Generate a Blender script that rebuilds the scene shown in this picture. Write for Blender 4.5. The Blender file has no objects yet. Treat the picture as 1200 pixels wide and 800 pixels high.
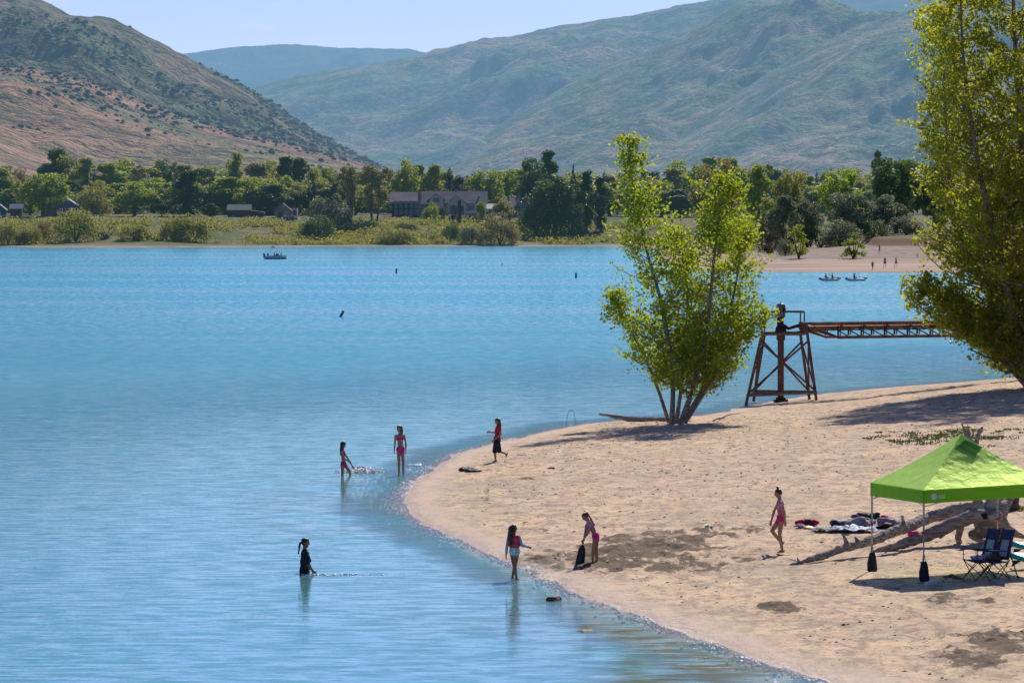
import bpy, math, random
import numpy as np
from mathutils import Vector, Matrix, noise as mnoise

R = math.radians
rng = np.random.default_rng(11)
random.seed(11)
sc = bpy.context.scene
col = sc.collection

# ------------------------------------------------------------------ camera
F = 5500.0; CH = 8.2; PITCH = math.atan(146/F)
cam = bpy.data.cameras.new("Camera"); camo = bpy.data.objects.new("camera", cam); col.objects.link(camo)
cam.sensor_width = 36; cam.lens = 36*F/1200; cam.clip_start = 1; cam.clip_end = 60000
camo.location = (0, 0, CH); camo.rotation_euler = (math.pi/2-PITCH, 0, 0)
sc.camera = camo
cp, sp = math.cos(PITCH), math.sin(PITCH)
def ray(px, py):
    a = (px-600)/F; b = (400-py)/F
    return a, cp+b*sp, -sp+b*cp
def at(px, py, Y):
    a, b, c = ray(px, py); t = Y/b
    return np.array([a*t, Y, CH+c*t])
def plane(px, py, z=0.0):
    a, b, c = ray(px, py); t = (z-CH)/c
    return np.array([a*t, b*t, z])
def sstep(a, b, x):
    t = np.clip((x-a)/(b-a), 0, 1); return t*t*(3-2*t)

# ------------------------------------------------------------------ noise
def vnoise(x, y, seed=0):
    xi = np.floor(x).astype(np.int64); yi = np.floor(y).astype(np.int64)
    fx = x-xi; fy = y-yi
    fx = fx*fx*(3-2*fx); fy = fy*fy*(3-2*fy)
    def h(a, b):
        n = (a*374761393 + b*668265263 + seed*982451653) & 0xffffffff
        n = ((n ^ (n >> 13))*1274126177) & 0xffffffff
        return ((n ^ (n >> 16)) & 0xffff)/65535.0
    return (h(xi, yi)*(1-fx)+h(xi+1, yi)*fx)*(1-fy)+(h(xi, yi+1)*(1-fx)+h(xi+1, yi+1)*fx)*fy
def fbm(x, y, o=5, seed=0, g=.5):
    s = 0; a = 1; t = 0
    for i in range(o):
        s = s+a*vnoise(x, y, seed+i*17); t += a; a *= g; x = x*2.03+13.1; y = y*2.03+7.7
    return s/t
def ridged(x, y, o=5, seed=0):
    s = 0; a = 1; t = 0
    for i in range(o):
        s = s+a*(1-np.abs(2*vnoise(x, y, seed+i*31)-1)); t += a; a *= .5; x = x*2.05+3.3; y = y*2.05+9.1
    return s/t

# ------------------------------------------------------------------ object helpers
def link(o, parent=None):
    col.objects.link(o)
    if parent is not None: o.parent = parent
    return o
def tag(o, label=None, cat=None, group=None, kind=None):
    if label: o['label'] = label
    if cat: o['category'] = cat
    if group: o['group'] = group
    if kind: o['kind'] = kind
    return o
def thing(name, label, cat, loc=(0, 0, 0), rz=0, group=None):
    o = bpy.data.objects.new(name, None); col.objects.link(o)
    o.empty_display_size = .3
    o.location = tuple(float(v) for v in loc); o.rotation_euler = (0, 0, rz)
    return tag(o, label, cat, group)
def npmesh(name, V, Fc, mat, parent=None, smooth=True, attrs=None, loc=None):
    V = np.asarray(V, dtype=np.float32); Fc = np.asarray(Fc, dtype=np.int32)
    me = bpy.data.meshes.new(name); k = Fc.shape[1]; n = len(Fc)
    me.vertices.add(len(V)); me.vertices.foreach_set('co', V.ravel())
    me.loops.add(n*k); me.loops.foreach_set('vertex_index', Fc.ravel())
    me.polygons.add(n); me.polygons.foreach_set('loop_start', np.arange(0, n*k, k, dtype=np.int32))
    me.polygons.foreach_set('use_smooth', np.full(n, smooth))
    me.update(calc_edges=True); me.validate()
    if attrs:
        for an, (dom, arr) in attrs.items():
            at_ = me.attributes.new(an, 'FLOAT', dom); at_.data.foreach_set('value', np.asarray(arr, dtype=np.float32))
    if mat: me.materials.append(mat)
    o = bpy.data.objects.new(name, me); link(o, parent)
    if loc is not None: o.location = tuple(float(v) for v in loc)
    return o
def gridfaces(nu, nv):
    i = np.arange(nu-1)[None, :]; j = np.arange(nv-1)[:, None]
    a = (j*nu+i).ravel()
    return np.stack([a, a+1, a+nu+1, a+nu], 1)
class MB:
    def __init__(s): s.v = []; s.f = []
    def add(s, vs, fs):
        b = len(s.v); s.v += [tuple(float(c) for c in v) for v in vs]; s.f += [tuple(b+i for i in f) for f in fs]; return s
    def box(s, c, d, rz=0, ry=0, rx=0, taper=1.0):
        M = Matrix.Rotation(rz, 3, 'Z') @ Matrix.Rotation(ry, 3, 'Y') @ Matrix.Rotation(rx, 3, 'X')
        vs = []
        for z in (-.5, .5):
            k = taper if z > 0 else 1
            for x, y in ((-.5, -.5), (.5, -.5), (.5, .5), (-.5, .5)):
                vs.append(Vector(c)+M @ Vector((x*d[0]*k, y*d[1]*k, z*d[2])))
        return s.add(vs, [(0, 3, 2, 1), (4, 5, 6, 7), (0, 1, 5, 4), (1, 2, 6, 5), (2, 3, 7, 6), (3, 0, 4, 7)])
    def tube(s, pts, rad, n=8, wob=0, caps=True):
        pts = [Vector([float(c) for c in p]) for p in pts]
        if not hasattr(rad, '__len__'): rad = [rad]*len(pts)
        vs = []; fs = []
        for i, p in enumerate(pts):
            d = (pts[min(i+1, len(pts)-1)]-pts[max(i-1, 0)]).normalized()
            u = d.cross(Vector((0, 0, 1)) if abs(d.z) < .9 else Vector((1, 0, 0))).normalized(); w = d.cross(u)
            for k in range(n):
                a = 2*math.pi*k/n; r = rad[i]*(1+wob*random.uniform(-1, 1))
                vs.append(p+(u*math.cos(a)+w*math.sin(a))*r)
        for i in range(len(pts)-1):
            for k in range(n):
                k2 = (k+1) % n; fs.append((i*n+k, i*n+k2, (i+1)*n+k2, (i+1)*n+k))
        if caps:
            fs.append(tuple(range(n))); fs.append(tuple(reversed(range((len(pts)-1)*n, len(pts)*n))))
        return s.add(vs, fs)
    def bar(s, a, b, w=.06): return s.tube([a, b], w*.6, 4)
    def ell(s, c, r, n=12, m=8, M=None, noise=0, seed=0):
        vs = [None]; fs = []; c = Vector([float(q) for q in c]); out = []
        rr = random.Random(seed)
        for j in range(m+1):
            th = math.pi*j/m
            for i in range(n):
                a = 2*math.pi*i/n
                q = Vector((math.sin(th)*math.cos(a), math.sin(th)*math.sin(a), math.cos(th)))
                k = 1+(noise*mnoise.noise(q*1.7+Vector((seed*3.1, 0, seed))) if noise else 0)
                q = Vector((q.x*r[0], q.y*r[1], q.z*r[2]))*k
                if M is not None: q = M @ q
                out.append(c+q)
        for j in range(m):
            for i in range(n):
                i2 = (i+1) % n
                fs.append((j*n+i, (j+1)*n+i, (j+1)*n+i2, j*n+i2))
        return s.add(out, fs)
    def quad(s, *p): return s.add(p, [tuple(range(len(p)))])
    def build(s, name, mat, parent=None, smooth=False, loc=None):
        me = bpy.data.meshes.new(name); me.from_pydata(s.v, [], s.f); me.validate(); me.update()
        if smooth: me.polygons.foreach_set('use_smooth', [True]*len(me.polygons))
        if mat: me.materials.append(mat)
        o = bpy.data.objects.new(name, me); link(o, parent)
        if loc is not None: o.location = tuple(float(v) for v in loc)
        return o
TS = bpy.data.scenes.new('workbench')
def remeshed(mb, name, mat, parent, voxel, smooth_it=2, disp=0, dscale=3):
    me = bpy.data.meshes.new('tmp'); me.from_pydata(mb.v, [], mb.f)
    t = bpy.data.objects.new('tmp', me); TS.collection.objects.link(t)
    import bmesh
    bm = bmesh.new(); bm.from_mesh(me); bmesh.ops.remove_doubles(bm, verts=bm.verts, dist=1e-5)
    bmesh.ops.recalc_face_normals(bm, faces=bm.faces); bm.to_mesh(me); bm.free()
    m = t.modifiers.new('r', 'REMESH'); m.mode = 'VOXEL'; m.voxel_size = voxel; m.use_smooth_shade = True
    if smooth_it:
        m2 = t.modifiers.new('s', 'SMOOTH'); m2.iterations = smooth_it; m2.factor = .5
    vl = TS.view_layers[0]; vl.update(); dg = vl.depsgraph; dg.update()
    nm = bpy.data.meshes.new_from_object(t.evaluated_get(dg)); nm.name = name
    bpy.data.objects.remove(t)
    if disp:
        for v in nm.vertices:
            n = mnoise.fractal(v.co*dscale, 1, 2, 4); v.co += v.normal*(n*disp)
    nm.materials.clear()
    if mat: nm.materials.append(mat)
    nm.polygons.foreach_set('use_smooth', [True]*len(nm.polygons))
    nm.update()
    o = bpy.data.objects.new(name, nm); link(o, parent)
    return o

# ------------------------------------------------------------------ materials
def newmat(name):
    m = bpy.data.materials.new(name); m.use_nodes = True; nt = m.node_tree; nt.nodes.clear()
    out = nt.nodes.new('ShaderNodeOutputMaterial'); return m, nt, out
def N(nt, t, **k):
    n = nt.nodes.new('ShaderNode'+t)
    for a, b in k.items():
        if a in n.inputs.keys() if isinstance(a, str) else False: n.inputs[a].default_value = b
        else: setattr(n, a, b)
    return n
def L(nt, a, b): nt.links.new(a, b)
def mathn(nt, op, a, b=None, clamp=False):
    n = nt.nodes.new('ShaderNodeMath'); n.operation = op; n.use_clamp = clamp
    for i, v in enumerate((a, b)):
        if v is None: continue
        if isinstance(v, (int, float)): n.inputs[i].default_value = v
        else: nt.links.new(v, n.inputs[i])
    return n.outputs[0]
def mixc(nt, f, a, b, mode='MIX'):
    n = nt.nodes.new('ShaderNodeMix'); n.data_type = 'RGBA'; n.blend_type = mode
    for s, v in ((0, f), (6, a), (7, b)):
        if isinstance(v, (int, float)): n.inputs[s].default_value = v
        elif isinstance(v, tuple): n.inputs[s].default_value = (*v, 1) if len(v) == 3 else v
        else: nt.links.new(v, n.inputs[s])
    return n.outputs[2]
def pos(nt, sx=1, sy=1, sz=1):
    g = nt.nodes.new('ShaderNodeNewGeometry'); m = nt.nodes.new('ShaderNodeMapping')
    m.inputs['Scale'].default_value = (sx, sy, sz); L(nt, g.outputs['Position'], m.inputs['Vector']); return m.outputs[0]
def objpos(nt, s=1):
    g = nt.nodes.new('ShaderNodeTexCoord'); m = nt.nodes.new('ShaderNodeMapping')
    m.inputs['Scale'].default_value = (s, s, s); L(nt, g.outputs['Object'], m.inputs['Vector']); return m.outputs[0]
def noise_(nt, vec, scale, detail=4, rough=.55, dist=0):
    n = nt.nodes.new('ShaderNodeTexNoise'); n.inputs['Scale'].default_value = scale
    n.inputs['Detail'].default_value = detail; n.inputs['Roughness'].default_value = rough; n.inputs['Distortion'].default_value = dist
    L(nt, vec, n.inputs['Vector']); return n.outputs['Fac']
def ramp(nt, v, a, b):
    n = nt.nodes.new('ShaderNodeMapRange'); n.interpolation_type = 'SMOOTHSTEP'
    n.inputs['From Min'].default_value = a; n.inputs['From Max'].default_value = b; L(nt, v, n.inputs['Value']); return n.outputs[0]
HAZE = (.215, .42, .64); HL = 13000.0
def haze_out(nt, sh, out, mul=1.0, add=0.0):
    """distance haze painted into the surface as emission, from its world position only"""
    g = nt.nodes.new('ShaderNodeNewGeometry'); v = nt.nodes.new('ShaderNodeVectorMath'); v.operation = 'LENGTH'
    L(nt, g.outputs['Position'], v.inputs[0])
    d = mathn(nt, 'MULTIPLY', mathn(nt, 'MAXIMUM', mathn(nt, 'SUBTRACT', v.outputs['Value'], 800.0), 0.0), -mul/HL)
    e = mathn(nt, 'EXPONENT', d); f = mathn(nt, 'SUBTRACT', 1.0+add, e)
    em = nt.nodes.new('ShaderNodeEmission'); em.inputs[0].default_value = (*HAZE, 1)  # haze colour glows from the surface itself, stronger with distance
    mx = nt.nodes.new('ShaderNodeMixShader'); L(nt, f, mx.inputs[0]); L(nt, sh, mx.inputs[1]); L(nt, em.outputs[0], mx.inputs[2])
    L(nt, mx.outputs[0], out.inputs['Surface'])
def simple(name, c, rough=.7, c2=None, scale=8, bump=0, spec=.3, metal=0, far=False, thr=(.35, .65), translucent=0):
    m, nt, out = newmat(name)
    p = nt.nodes.new('ShaderNodeBsdfPrincipled'); p.inputs['Roughness'].default_value = rough
    p.inputs['Specular IOR Level'].default_value = spec; p.inputs['Metallic'].default_value = metal
    v = objpos(nt)
    n = noise_(nt, v, scale, 5)
    if c2 is None: c2 = tuple(x*.75 for x in c)
    L(nt, mixc(nt, ramp(nt, n, *thr), c, c2), p.inputs['Base Color'])
    if bump:
        b = nt.nodes.new('ShaderNodeBump'); b.inputs['Distance'].default_value = bump; L(nt, n, b.inputs['Height']); L(nt, b.outputs[0], p.inputs['Normal'])
    sh = p.outputs[0]
    if translucent:
        t = nt.nodes.new('ShaderNodeBsdfTranslucent'); t.inputs[0].default_value = (*[min(1, x*1.15) for x in c], 1)
        mx = nt.nodes.new('ShaderNodeMixShader'); mx.inputs[0].default_value = translucent
        L(nt, sh, mx.inputs[1]); L(nt, t.outputs[0], mx.inputs[2]); sh = mx.outputs[0]
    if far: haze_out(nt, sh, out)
    else: L(nt, sh, out.inputs['Surface'])
    return m
def leafmat(name, dark, light, trans=.4, far=False, tr=(.3, .42, .03), rough=.5):
    m, nt, out = newmat(name)
    a = nt.nodes.new('ShaderNodeAttribute'); a.attribute_name = 'tint'
    oi = nt.nodes.new('ShaderNodeObjectInfo')
    n = noise_(nt, objpos(nt), .35 if far else .8, 2)
    f = mathn(nt, 'ADD', mathn(nt, 'MULTIPLY', a.outputs['Fac'], .6), mathn(nt, 'MULTIPLY', ramp(nt, n, .35, .65), .4))
    c = mixc(nt, f, dark, light)
    if far:
        hs = nt.nodes.new('ShaderNodeHueSaturation'); L(nt, c, hs.inputs['Color'])
        L(nt, mathn(nt, 'ADD', mathn(nt, 'MULTIPLY', oi.outputs['Random'], .035), .483), hs.inputs['Hue'])
        L(nt, mathn(nt, 'ADD', mathn(nt, 'MULTIPLY', oi.outputs['Random'], .45), .75), hs.inputs['Value']); c = hs.outputs[0]
    p = nt.nodes.new('ShaderNodeBsdfPrincipled'); p.inputs['Roughness'].default_value = rough; p.inputs['Specular IOR Level'].default_value = .06 if far else .35
    L(nt, c, p.inputs['Base Color'])
    t = nt.nodes.new('ShaderNodeBsdfTranslucent')
    tc = mixc(nt, f, tuple(x*.6 for x in tr), tr)
    L(nt, tc, t.inputs[0])
    mx = nt.nodes.new('ShaderNodeMixShader'); mx.inputs[0].default_value = trans
    L(nt, p.outputs[0], mx.inputs[1]); L(nt, t.outputs[0], mx.inputs[2])
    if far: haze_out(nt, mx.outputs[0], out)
    else: L(nt, mx.outputs[0], out.inputs['Surface'])
    return m

M = {}
M['bark'] = simple('bark', (.34, .28, .22), .9, (.15, .12, .09), 9, .02)
M['farbark'] = simple('far_bark', (.17, .14, .11), .9, (.08, .07, .05), 3, far=True)
M['leaf'] = leafmat('cottonwood_leaves', (.06, .11, .01), (.17, .23, .02), .54, tr=(.60, .72, .03))
M['leaf2'] = leafmat('cottonwood_leaves_old', (.08, .12, .012), (.20, .24, .03), .55, tr=(.72, .72, .04))
M['f_green'] = leafmat('far_leaf_green', (.085, .14, .022), (.34, .39, .065), .45, True, tr=(.55, .62, .08))
M['f_dark'] = leafmat('far_leaf_dark', (.04, .095, .03), (.17, .25, .055), .35, True, tr=(.16, .24, .04))
M['f_light'] = leafmat('far_leaf_light', (.15, .18, .03), (.36, .36, .09), .45, True, tr=(.52, .50, .09))
M['f_tan'] = leafmat('far_leaf_tan', (.18, .16, .06), (.38, .31, .13), .4, True, tr=(.50, .42, .13))
M['f_silver'] = leafmat('far_leaf_silver', (.10, .13, .075), (.30, .31, .18), .35, True, tr=(.32, .34, .17))
M['f_conifer'] = leafmat('far_needles', (.015, .045, .03), (.045, .085, .05), .2, True, tr=(.05, .10, .05))
M['f_bright'] = leafmat('far_leaf_bright', (.10, .19, .02), (.26, .36, .04), .5, True, tr=(.50, .60, .05))
M['f_brown'] = leafmat('far_leaf_brown', (.11, .09, .06), (.17, .13, .09), .3, True, tr=(.2, .16, .09))

# ------------------------------------------------------------------ world and sun
SUN_AZ = R(14); SUN_EL = R(35)
w = bpy.data.worlds.new("World"); sc.world = w; w.use_nodes = True
nt = w.node_tree; nt.nodes.clear()
sky = nt.nodes.new('ShaderNodeTexSky'); sky.sky_type = 'NISHITA'; sky.sun_disc = False
sky.sun_elevation = SUN_EL; sky.sun_rotation = SUN_AZ; sky.altitude = 1500; sky.air_density = 1.0; sky.dust_density = .35; sky.ozone_density = 3.0
bg = nt.nodes.new('ShaderNodeBackground'); bg.inputs[1].default_value = .085
tc = nt.nodes.new('ShaderNodeTexCoord')
mp = nt.nodes.new('ShaderNodeMapping'); mp.inputs['Scale'].default_value = (14, 14, 60); L(nt, tc.outputs['Generated'], mp.inputs['Vector'])
cn = noise_(nt, mp.outputs[0], 2.2, 6, .6)
cf = mathn(nt, 'MULTIPLY', ramp(nt, cn, .56, .74), .35)
tint = mixc(nt, 1.0, sky.outputs[0], (.74, .80, 1.22), 'MULTIPLY')
L(nt, mixc(nt, cf, tint, (9.0, 9.6, 10.6)), bg.inputs[0])
wo = nt.nodes.new('ShaderNodeOutputWorld'); L(nt, bg.outputs[0], wo.inputs[0])
sl = bpy.data.lights.new('sun', 'SUN'); sl.energy = 4.8; sl.angle = R(.53); sl.color = (1, .92, .80)
so = bpy.data.objects.new('sun', sl); col.objects.link(so)
sdir = Vector((math.sin(SUN_AZ)*math.cos(SUN_EL), math.cos(SUN_AZ)*math.cos(SUN_EL), math.sin(SUN_EL)))
so.rotation_euler = (-sdir).to_track_quat('-Z', 'Y').to_euler(); so.location = (0, 0, 60)
sc.view_settings.view_transform = 'Standard'; sc.view_settings.look = 'None'; sc.view_settings.exposure = 0
sc.render.engine = 'CYCLES'; sc.cycles.use_denoising = True
sc.cycles.max_bounces = 6; sc.cycles.transparent_max_bounces = 8

# ------------------------------------------------------------------ near land
def polysdf(P, x, y):
    P = np.asarray(P)[:, :2]; d = np.full(x.shape, 1e18); ins = np.zeros(x.shape, bool)
    for i in range(len(P)):
        a = P[i]; b = P[(i+1) % len(P)]; e = b-a
        t = np.clip(((x-a[0])*e[0]+(y-a[1])*e[1])/(e@e+1e-12), 0, 1)
        d = np.minimum(d, (x-a[0]-e[0]*t)**2+(y-a[1]-e[1]*t)**2)
        c = ((a[1] > y) != (b[1] > y))
        with np.errstate(divide='ignore', invalid='ignore'):
            xi = e[0]*(y-a[1])/(e[1] if e[1] != 0 else 1e-12)+a[0]
        ins ^= c & (x < xi)
    d = np.sqrt(d); return np.where(ins, d, -d)
SH = [(1500, 960), (1250, 885), (1100, 840), (985, 803), (900, 778), (820, 748), (740, 718), (680, 695), (640, 675), (600, 657), (550, 637),
      (510, 620), (485, 607), (470, 592), (474, 580), (490, 563), (512, 545), (535, 532), (570, 522), (620, 510), (680, 497), (740, 492),
      (820, 487), (870, 478), (905, 470), (960, 462), (1050, 454), (1150, 447), (1200, 443), (1300, 436), (1500, 425), (1900, 410)]
def catmull(P, n=5):
    P = [np.array(p, float) for p in P]; out = []
    for i in range(len(P)-1):
        p0 = P[max(i-1, 0)]; p1 = P[i]; p2 = P[i+1]; p3 = P[min(i+2, len(P)-1)]
        for k in range(n):
            t = k/n; out.append(.5*((2*p1)+(-p0+p2)*t+(2*p0-5*p1+4*p2-p3)*t*t+(-p0+3*p1-3*p2+p3)*t**3))
    out.append(P[-1]); return out
shore = [plane(*p)[:2] for p in catmull(SH, 4)]
poly = shore+[np.array([260., shore[-1][1]]), np.array([260., -60.]), np.array([30., -60.])]
def px_of(x, y): return 600+F*x/y
DIG = [(625, 660, 1.4, .9), (655, 648, 2.0, .6), (720, 662, 2.6, .8), (760, 655, 2.4, .5), (870, 620, 2.2, .6), (800, 662, 2.6, .8), (860, 657, 2.2, .6), (1125, 703, 1.8, .8), (1060, 720, 1.2, .3), (570, 551, .8, .5), (1140, 775, 2, .7), (730, 610, 1.2, .3), (1000, 560, 2.2, .25), (900, 585, 2.4, .25), (640, 660, 2.2, .5), (668, 655, 3.2, .9), (700, 655, 4.0, .9), (735, 650, 4.0, .9), (765, 643, 4.2, 1.0), (800, 634, 3.8, .7), (840, 627, 3.0, .5), (830, 662, 2.6, .4),
       (915, 714, 1.6, .8), (890, 652, 2.4, .4), (925, 650, 2.4, .3), (1175, 755, 3.0, .8), (1160, 745, 2.4, .5), (858, 715, .8, .5), (1100, 700, 2.0, .35), (790, 555, 1.8, .4), (620, 560, 1.2, .4), (560, 551, .8, .4)]
def near_h(x, y, micro=True):
    x = np.asarray(x, float); y = np.asarray(y, float)
    wob = .75*(fbm(x/1.3, y/2.6, 4, 5)-.5)
    d = polysdf(poly, x, y)+wob
    dp = np.maximum(d, 0)
    h = np.where(d > 0, .05*np.minimum(dp, 1.2)+.62*(1-np.exp(-dp/13)), .09*d)
    h = h+np.where(d > 0, .55*sstep(6, 26, x)*sstep(0, 12, dp), 0)
    a = sstep(.3, 4, d)
    if micro:
        h = h+a*(.16*(fbm(x/4.5, y/7, 4, 9)-.5)+.07*(fbm(x/.9, y/1.3, 3, 21)-.5)+.05*(fbm(x/.33, y/.4, 2, 40)-.5))
    return np.maximum(h, -3), d
def dig_w(x, y):
    s = np.zeros(np.shape(x))
    for i, (c, r, st) in enumerate(DIGW):
        q = ((x-c[0])/(r*.42))**2+((y-c[1])/(r*1.15))**2
        s = np.maximum(s, st*np.exp(-q*1.1))
    n = fbm(np.asarray(x)/.35, np.asarray(y)/.9, 4, 77)
    return np.clip(s*1.25+(n-.5)*1.6*np.minimum(s*3, 1), 0, 1)*np.minimum(s*4, 1)
DIGW = []
def nearhit(px, py):
    Y = np.arange(60, 330, .1); a, b, c = ray(px, py); t = Y/b; z = CH+c*t
    h, _ = near_h(a*t, Y); i = np.argmax(z <= h)
    if z[i] > h[i]: return plane(px, py)
    return np.array([a*t[i], Y[i], h[i]])
for px, py, r, st in DIG: DIGW.append((nearhit(px, py), r, st))
def gh(x, y):
    h, _ = near_h(np.array([x]), np.array([y])); return float(h[0])

xs = np.concatenate([np.arange(-9, 26, .1), np.arange(26, 60, .6), np.arange(60, 262, 6)])
ys = np.concatenate([np.arange(-60, 74, 3.), np.arange(74, 150, .16), np.arange(150, 235, .28), np.arange(235, 420, 3.)])
X, Y = np.meshgrid(xs, ys); X = X.ravel(); Y = Y.ravel()
H, D = near_h(X, Y); DW = dig_w(X, Y)
lump = fbm(X/.22, Y/.34, 3, 91)
H = H+DW*(.24*(lump-.42)+.02)
weedline = np.abs(D-(2.6+1.2*(fbm(X/3, Y/6, 2, 4)-.5))) < .10
wl = np.where(weedline & (Y > 118) & (Y < 165) & (X < 4), fbm(X/.4, Y/.5, 2, 6), 0)

m, nt, out = newmat('sand')
p = nt.nodes.new('ShaderNodeBsdfPrincipled'); p.inputs['Roughness'].default_value = .9; p.inputs['Specular IOR Level'].default_value = .15
v = pos(nt); vs_ = pos(nt, 1, .45, 1)
n1 = noise_(nt, vs_, .55, 6, .6); n2 = noise_(nt, vs_, 2.6, 6, .7); n3 = noise_(nt, pos(nt, 1, .6, 1), 7, 4, .7)
c = mixc(nt, ramp(nt, n1, .38, .62), (.76, .535, .33), (.62, .44, .275))
c = mixc(nt, ramp(nt, n2, .46, .60), c, (.40, .29, .205))
n5 = noise_(nt, pos(nt, .5, .5, 1), .22, 5, .65, .5)
c = mixc(nt, mathn(nt, 'MULTIPLY', ramp(nt, n5, .50, .70), .5), c, (.42, .32, .235))
vo = nt.nodes.new('ShaderNodeTexVoronoi'); vo.inputs['Scale'].default_value = 2.3; L(nt, vs_, vo.inputs['Vector'])
peb = mathn(nt, 'MULTIPLY', ramp(nt, vo.outputs['Distance'], .16, .07), ramp(nt, noise_(nt, vs_, .35, 4, .6), .46, .6))
c = mixc(nt, mathn(nt, 'MULTIPLY', peb, .75), c, (.13, .10, .08))
c = mixc(nt, mathn(nt, 'MULTIPLY', ramp(nt, n3, .54, .64), .75), c, (.20, .15, .11))
wa = nt.nodes.new('ShaderNodeAttribute'); wa.attribute_name = 'wet'
da = nt.nodes.new('ShaderNodeAttribute'); da.attribute_name = 'dug'
c = mixc(nt, mathn(nt, 'MULTIPLY', ramp(nt, wa.outputs['Fac'], .02, .35), .8), c, (.60, .43, .31))
c = mixc(nt, mathn(nt, 'MULTIPLY', ramp(nt, wa.outputs['Fac'], .30, .85), .85), c, (.33, .225, .175))
nd = noise_(nt, pos(nt, 1, .45, 1), 2.2, 6, .78, .3)
dgf = ramp(nt, mathn(nt, 'ADD', mathn(nt, 'MULTIPLY', da.outputs['Fac'], .42), nd), .75, .87)
c = mixc(nt, mathn(nt, 'MULTIPLY', dgf, .95), c, mixc(nt, ramp(nt, n3, .4, .6), (.13, .080, .044), (.08, .048, .026)))
L(nt, c, p.inputs['Base Color'])
b = nt.nodes.new('ShaderNodeBump'); b.inputs['Distance'].default_value = .06; b.inputs['Strength'].default_value = .9
hh = mathn(nt, 'ADD', n2, mathn(nt, 'MULTIPLY', n3, .35))
fv = nt.nodes.new('ShaderNodeTexVoronoi'); fv.feature = 'SMOOTH_F1'; fv.inputs['Scale'].default_value = 2.6; L(nt, pos(nt, 1, .8, 1), fv.inputs['Vector'])
fm_ = mathn(nt, 'MULTIPLY', ramp(nt, fv.outputs['Distance'], 0, .34), ramp(nt, noise_(nt, pos(nt, 1, .5, 1), .28, 4, .6), .44, .56))
hh = mathn(nt, 'ADD', hh, mathn(nt, 'MULTIPLY', fm_, .5))
L(nt, hh, b.inputs['Height']); L(nt, b.outputs[0], p.inputs['Normal'])
L(nt, mathn(nt, 'SUBTRACT', .9, mathn(nt, 'MULTIPLY', wa.outputs['Fac'], .35)), p.inputs['Roughness'])
L(nt, p.outputs[0], out.inputs['Surface']); M['sand'] = m
wet = np.exp(-np.maximum(D, 0)/.60)
keep = D > -40
V = np.stack([X, Y, H], 1)
Fc = gridfaces(len(xs), len(ys)); Fc = Fc[keep[Fc].all(1)]
o = npmesh('beach', V, Fc, M['sand'], attrs={'wet': ('POINT', wet), 'dug': ('POINT', np.clip(DW*1.15+np.where(wl > .45, .7, 0), 0, 1))})
tag(o, kind='structure')

# ------------------------------------------------------------------ far land
FS = [(-9000, 291), (-3000, 290), (-900, 290), (-200, 290), (0, 289), (60, 290), (120, 289.5), (200, 290), (300, 289), (450, 288.5), (600, 288.5), (700, 288), (745, 289), (775, 297), (782, 308), (790, 314), (820, 317), (880, 318.5), (980, 319),
      (1080, 319.5), (1200, 321), (1500, 325), (2600, 335), (6000, 350)]
fshore = [plane(*q)[:2] for q in FS]
fpoly = fshore+[np.array([9000., 600.]), np.array([9000., 9000.]), np.array([-9000., 9000.])]
def far_h(x, y):
    x = np.asarray(x, float); y = np.asarray(y, float)
    d = polysdf(fpoly, x, y)+6*(fbm(x/25, y/60, 3, 3)-.5)
    px = px_of(x, np.maximum(y, 1)); wr = sstep(735, 800, px)*(1-sstep(1150, 1300, y))
    hl = np.interp(d, [-50, 0, 14, 30, 60, 92, 160, 400, 3000], [-2, 0, .7, 1.6, 5.4, 8.0, 9.2, 10.0, 26])
    px = px_of(x, np.maximum(y, 1)); YF_ = np.interp(px, [785, 820, 880, 1080, 1200, 1500], [740, 714, 696, 688, 673, 635])
    dr = np.minimum(y-YF_, d*4.0)
    hr = np.interp(dr, [-50, 0, 25, 90, 150, 158, 400, 3000], [-2, 0, .6, 2.0, 3.0, 3.3, 6.5, 26])
    hr = hr+1.1*sstep(994, 1012, px)*sstep(150, 156, dr)*(1-sstep(200, 350, dr))
    h = hl*(1-wr)+hr*wr
    h = h+np.where(d > 8, 1.1*(fbm(x/18, y/30, 4, 8)-.5)*sstep(8, 40, d)*(1-sstep(85, 110, d)*(1-wr))*(1-.8*wr), 0)
    return h, d
def farhit(px, py, y0=640, y1=1600):
    Y = np.arange(y0, y1, .5); a, b, c = ray(px, py); t = Y/b; z = CH+c*t
    h, _ = far_h(a*t, Y); i = np.argmax(z <= h)
    if z[i] > h[i]: return at(px, py, 1400.)
    return np.array([a*t[i], Y[i], h[i]])
def fgh(x, y): return float(far_h(np.array([x]), np.array([y]))[0][0])
pxs = np.concatenate([np.linspace(-6000, -150, 60), np.linspace(-140, 1340, 560), np.linspace(1360, 7000, 60)])
yy = np.concatenate([np.arange(650, 900, 2.5), np.arange(900, 1270, 12), np.arange(1270, 1480, 2.0), np.arange(1480, 2600, 40), [2800, 3200, 4000, 6000, 9000]])
PX, YY = np.meshgrid(pxs, yy); XX = ((PX-600)/F*np.minimum(YY, 1400)*np.where(YY > 1400, 1+(YY-1400)/1400*1.0, 1)).ravel(); YY = YY.ravel()
HH, DD = far_h(XX, YY)
DR = np.minimum(YY-np.interp(px_of(XX, YY), [785, 820, 880, 1080, 1200, 1500], [740, 714, 696, 688, 673, 635]), DD*4)
m, nt, out = newmat('far_ground')
p = nt.nodes.new('ShaderNodeBsdfPrincipled'); p.inputs['Roughness'].default_value = .95; p.inputs['Specular IOR Level'].default_value = .1
v = pos(nt); va = nt.nodes.new('ShaderNodeAttribute'); va.attribute_name = 'veg'; vb = nt.nodes.new('ShaderNodeAttribute'); vb.attribute_name = 'red'
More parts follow.
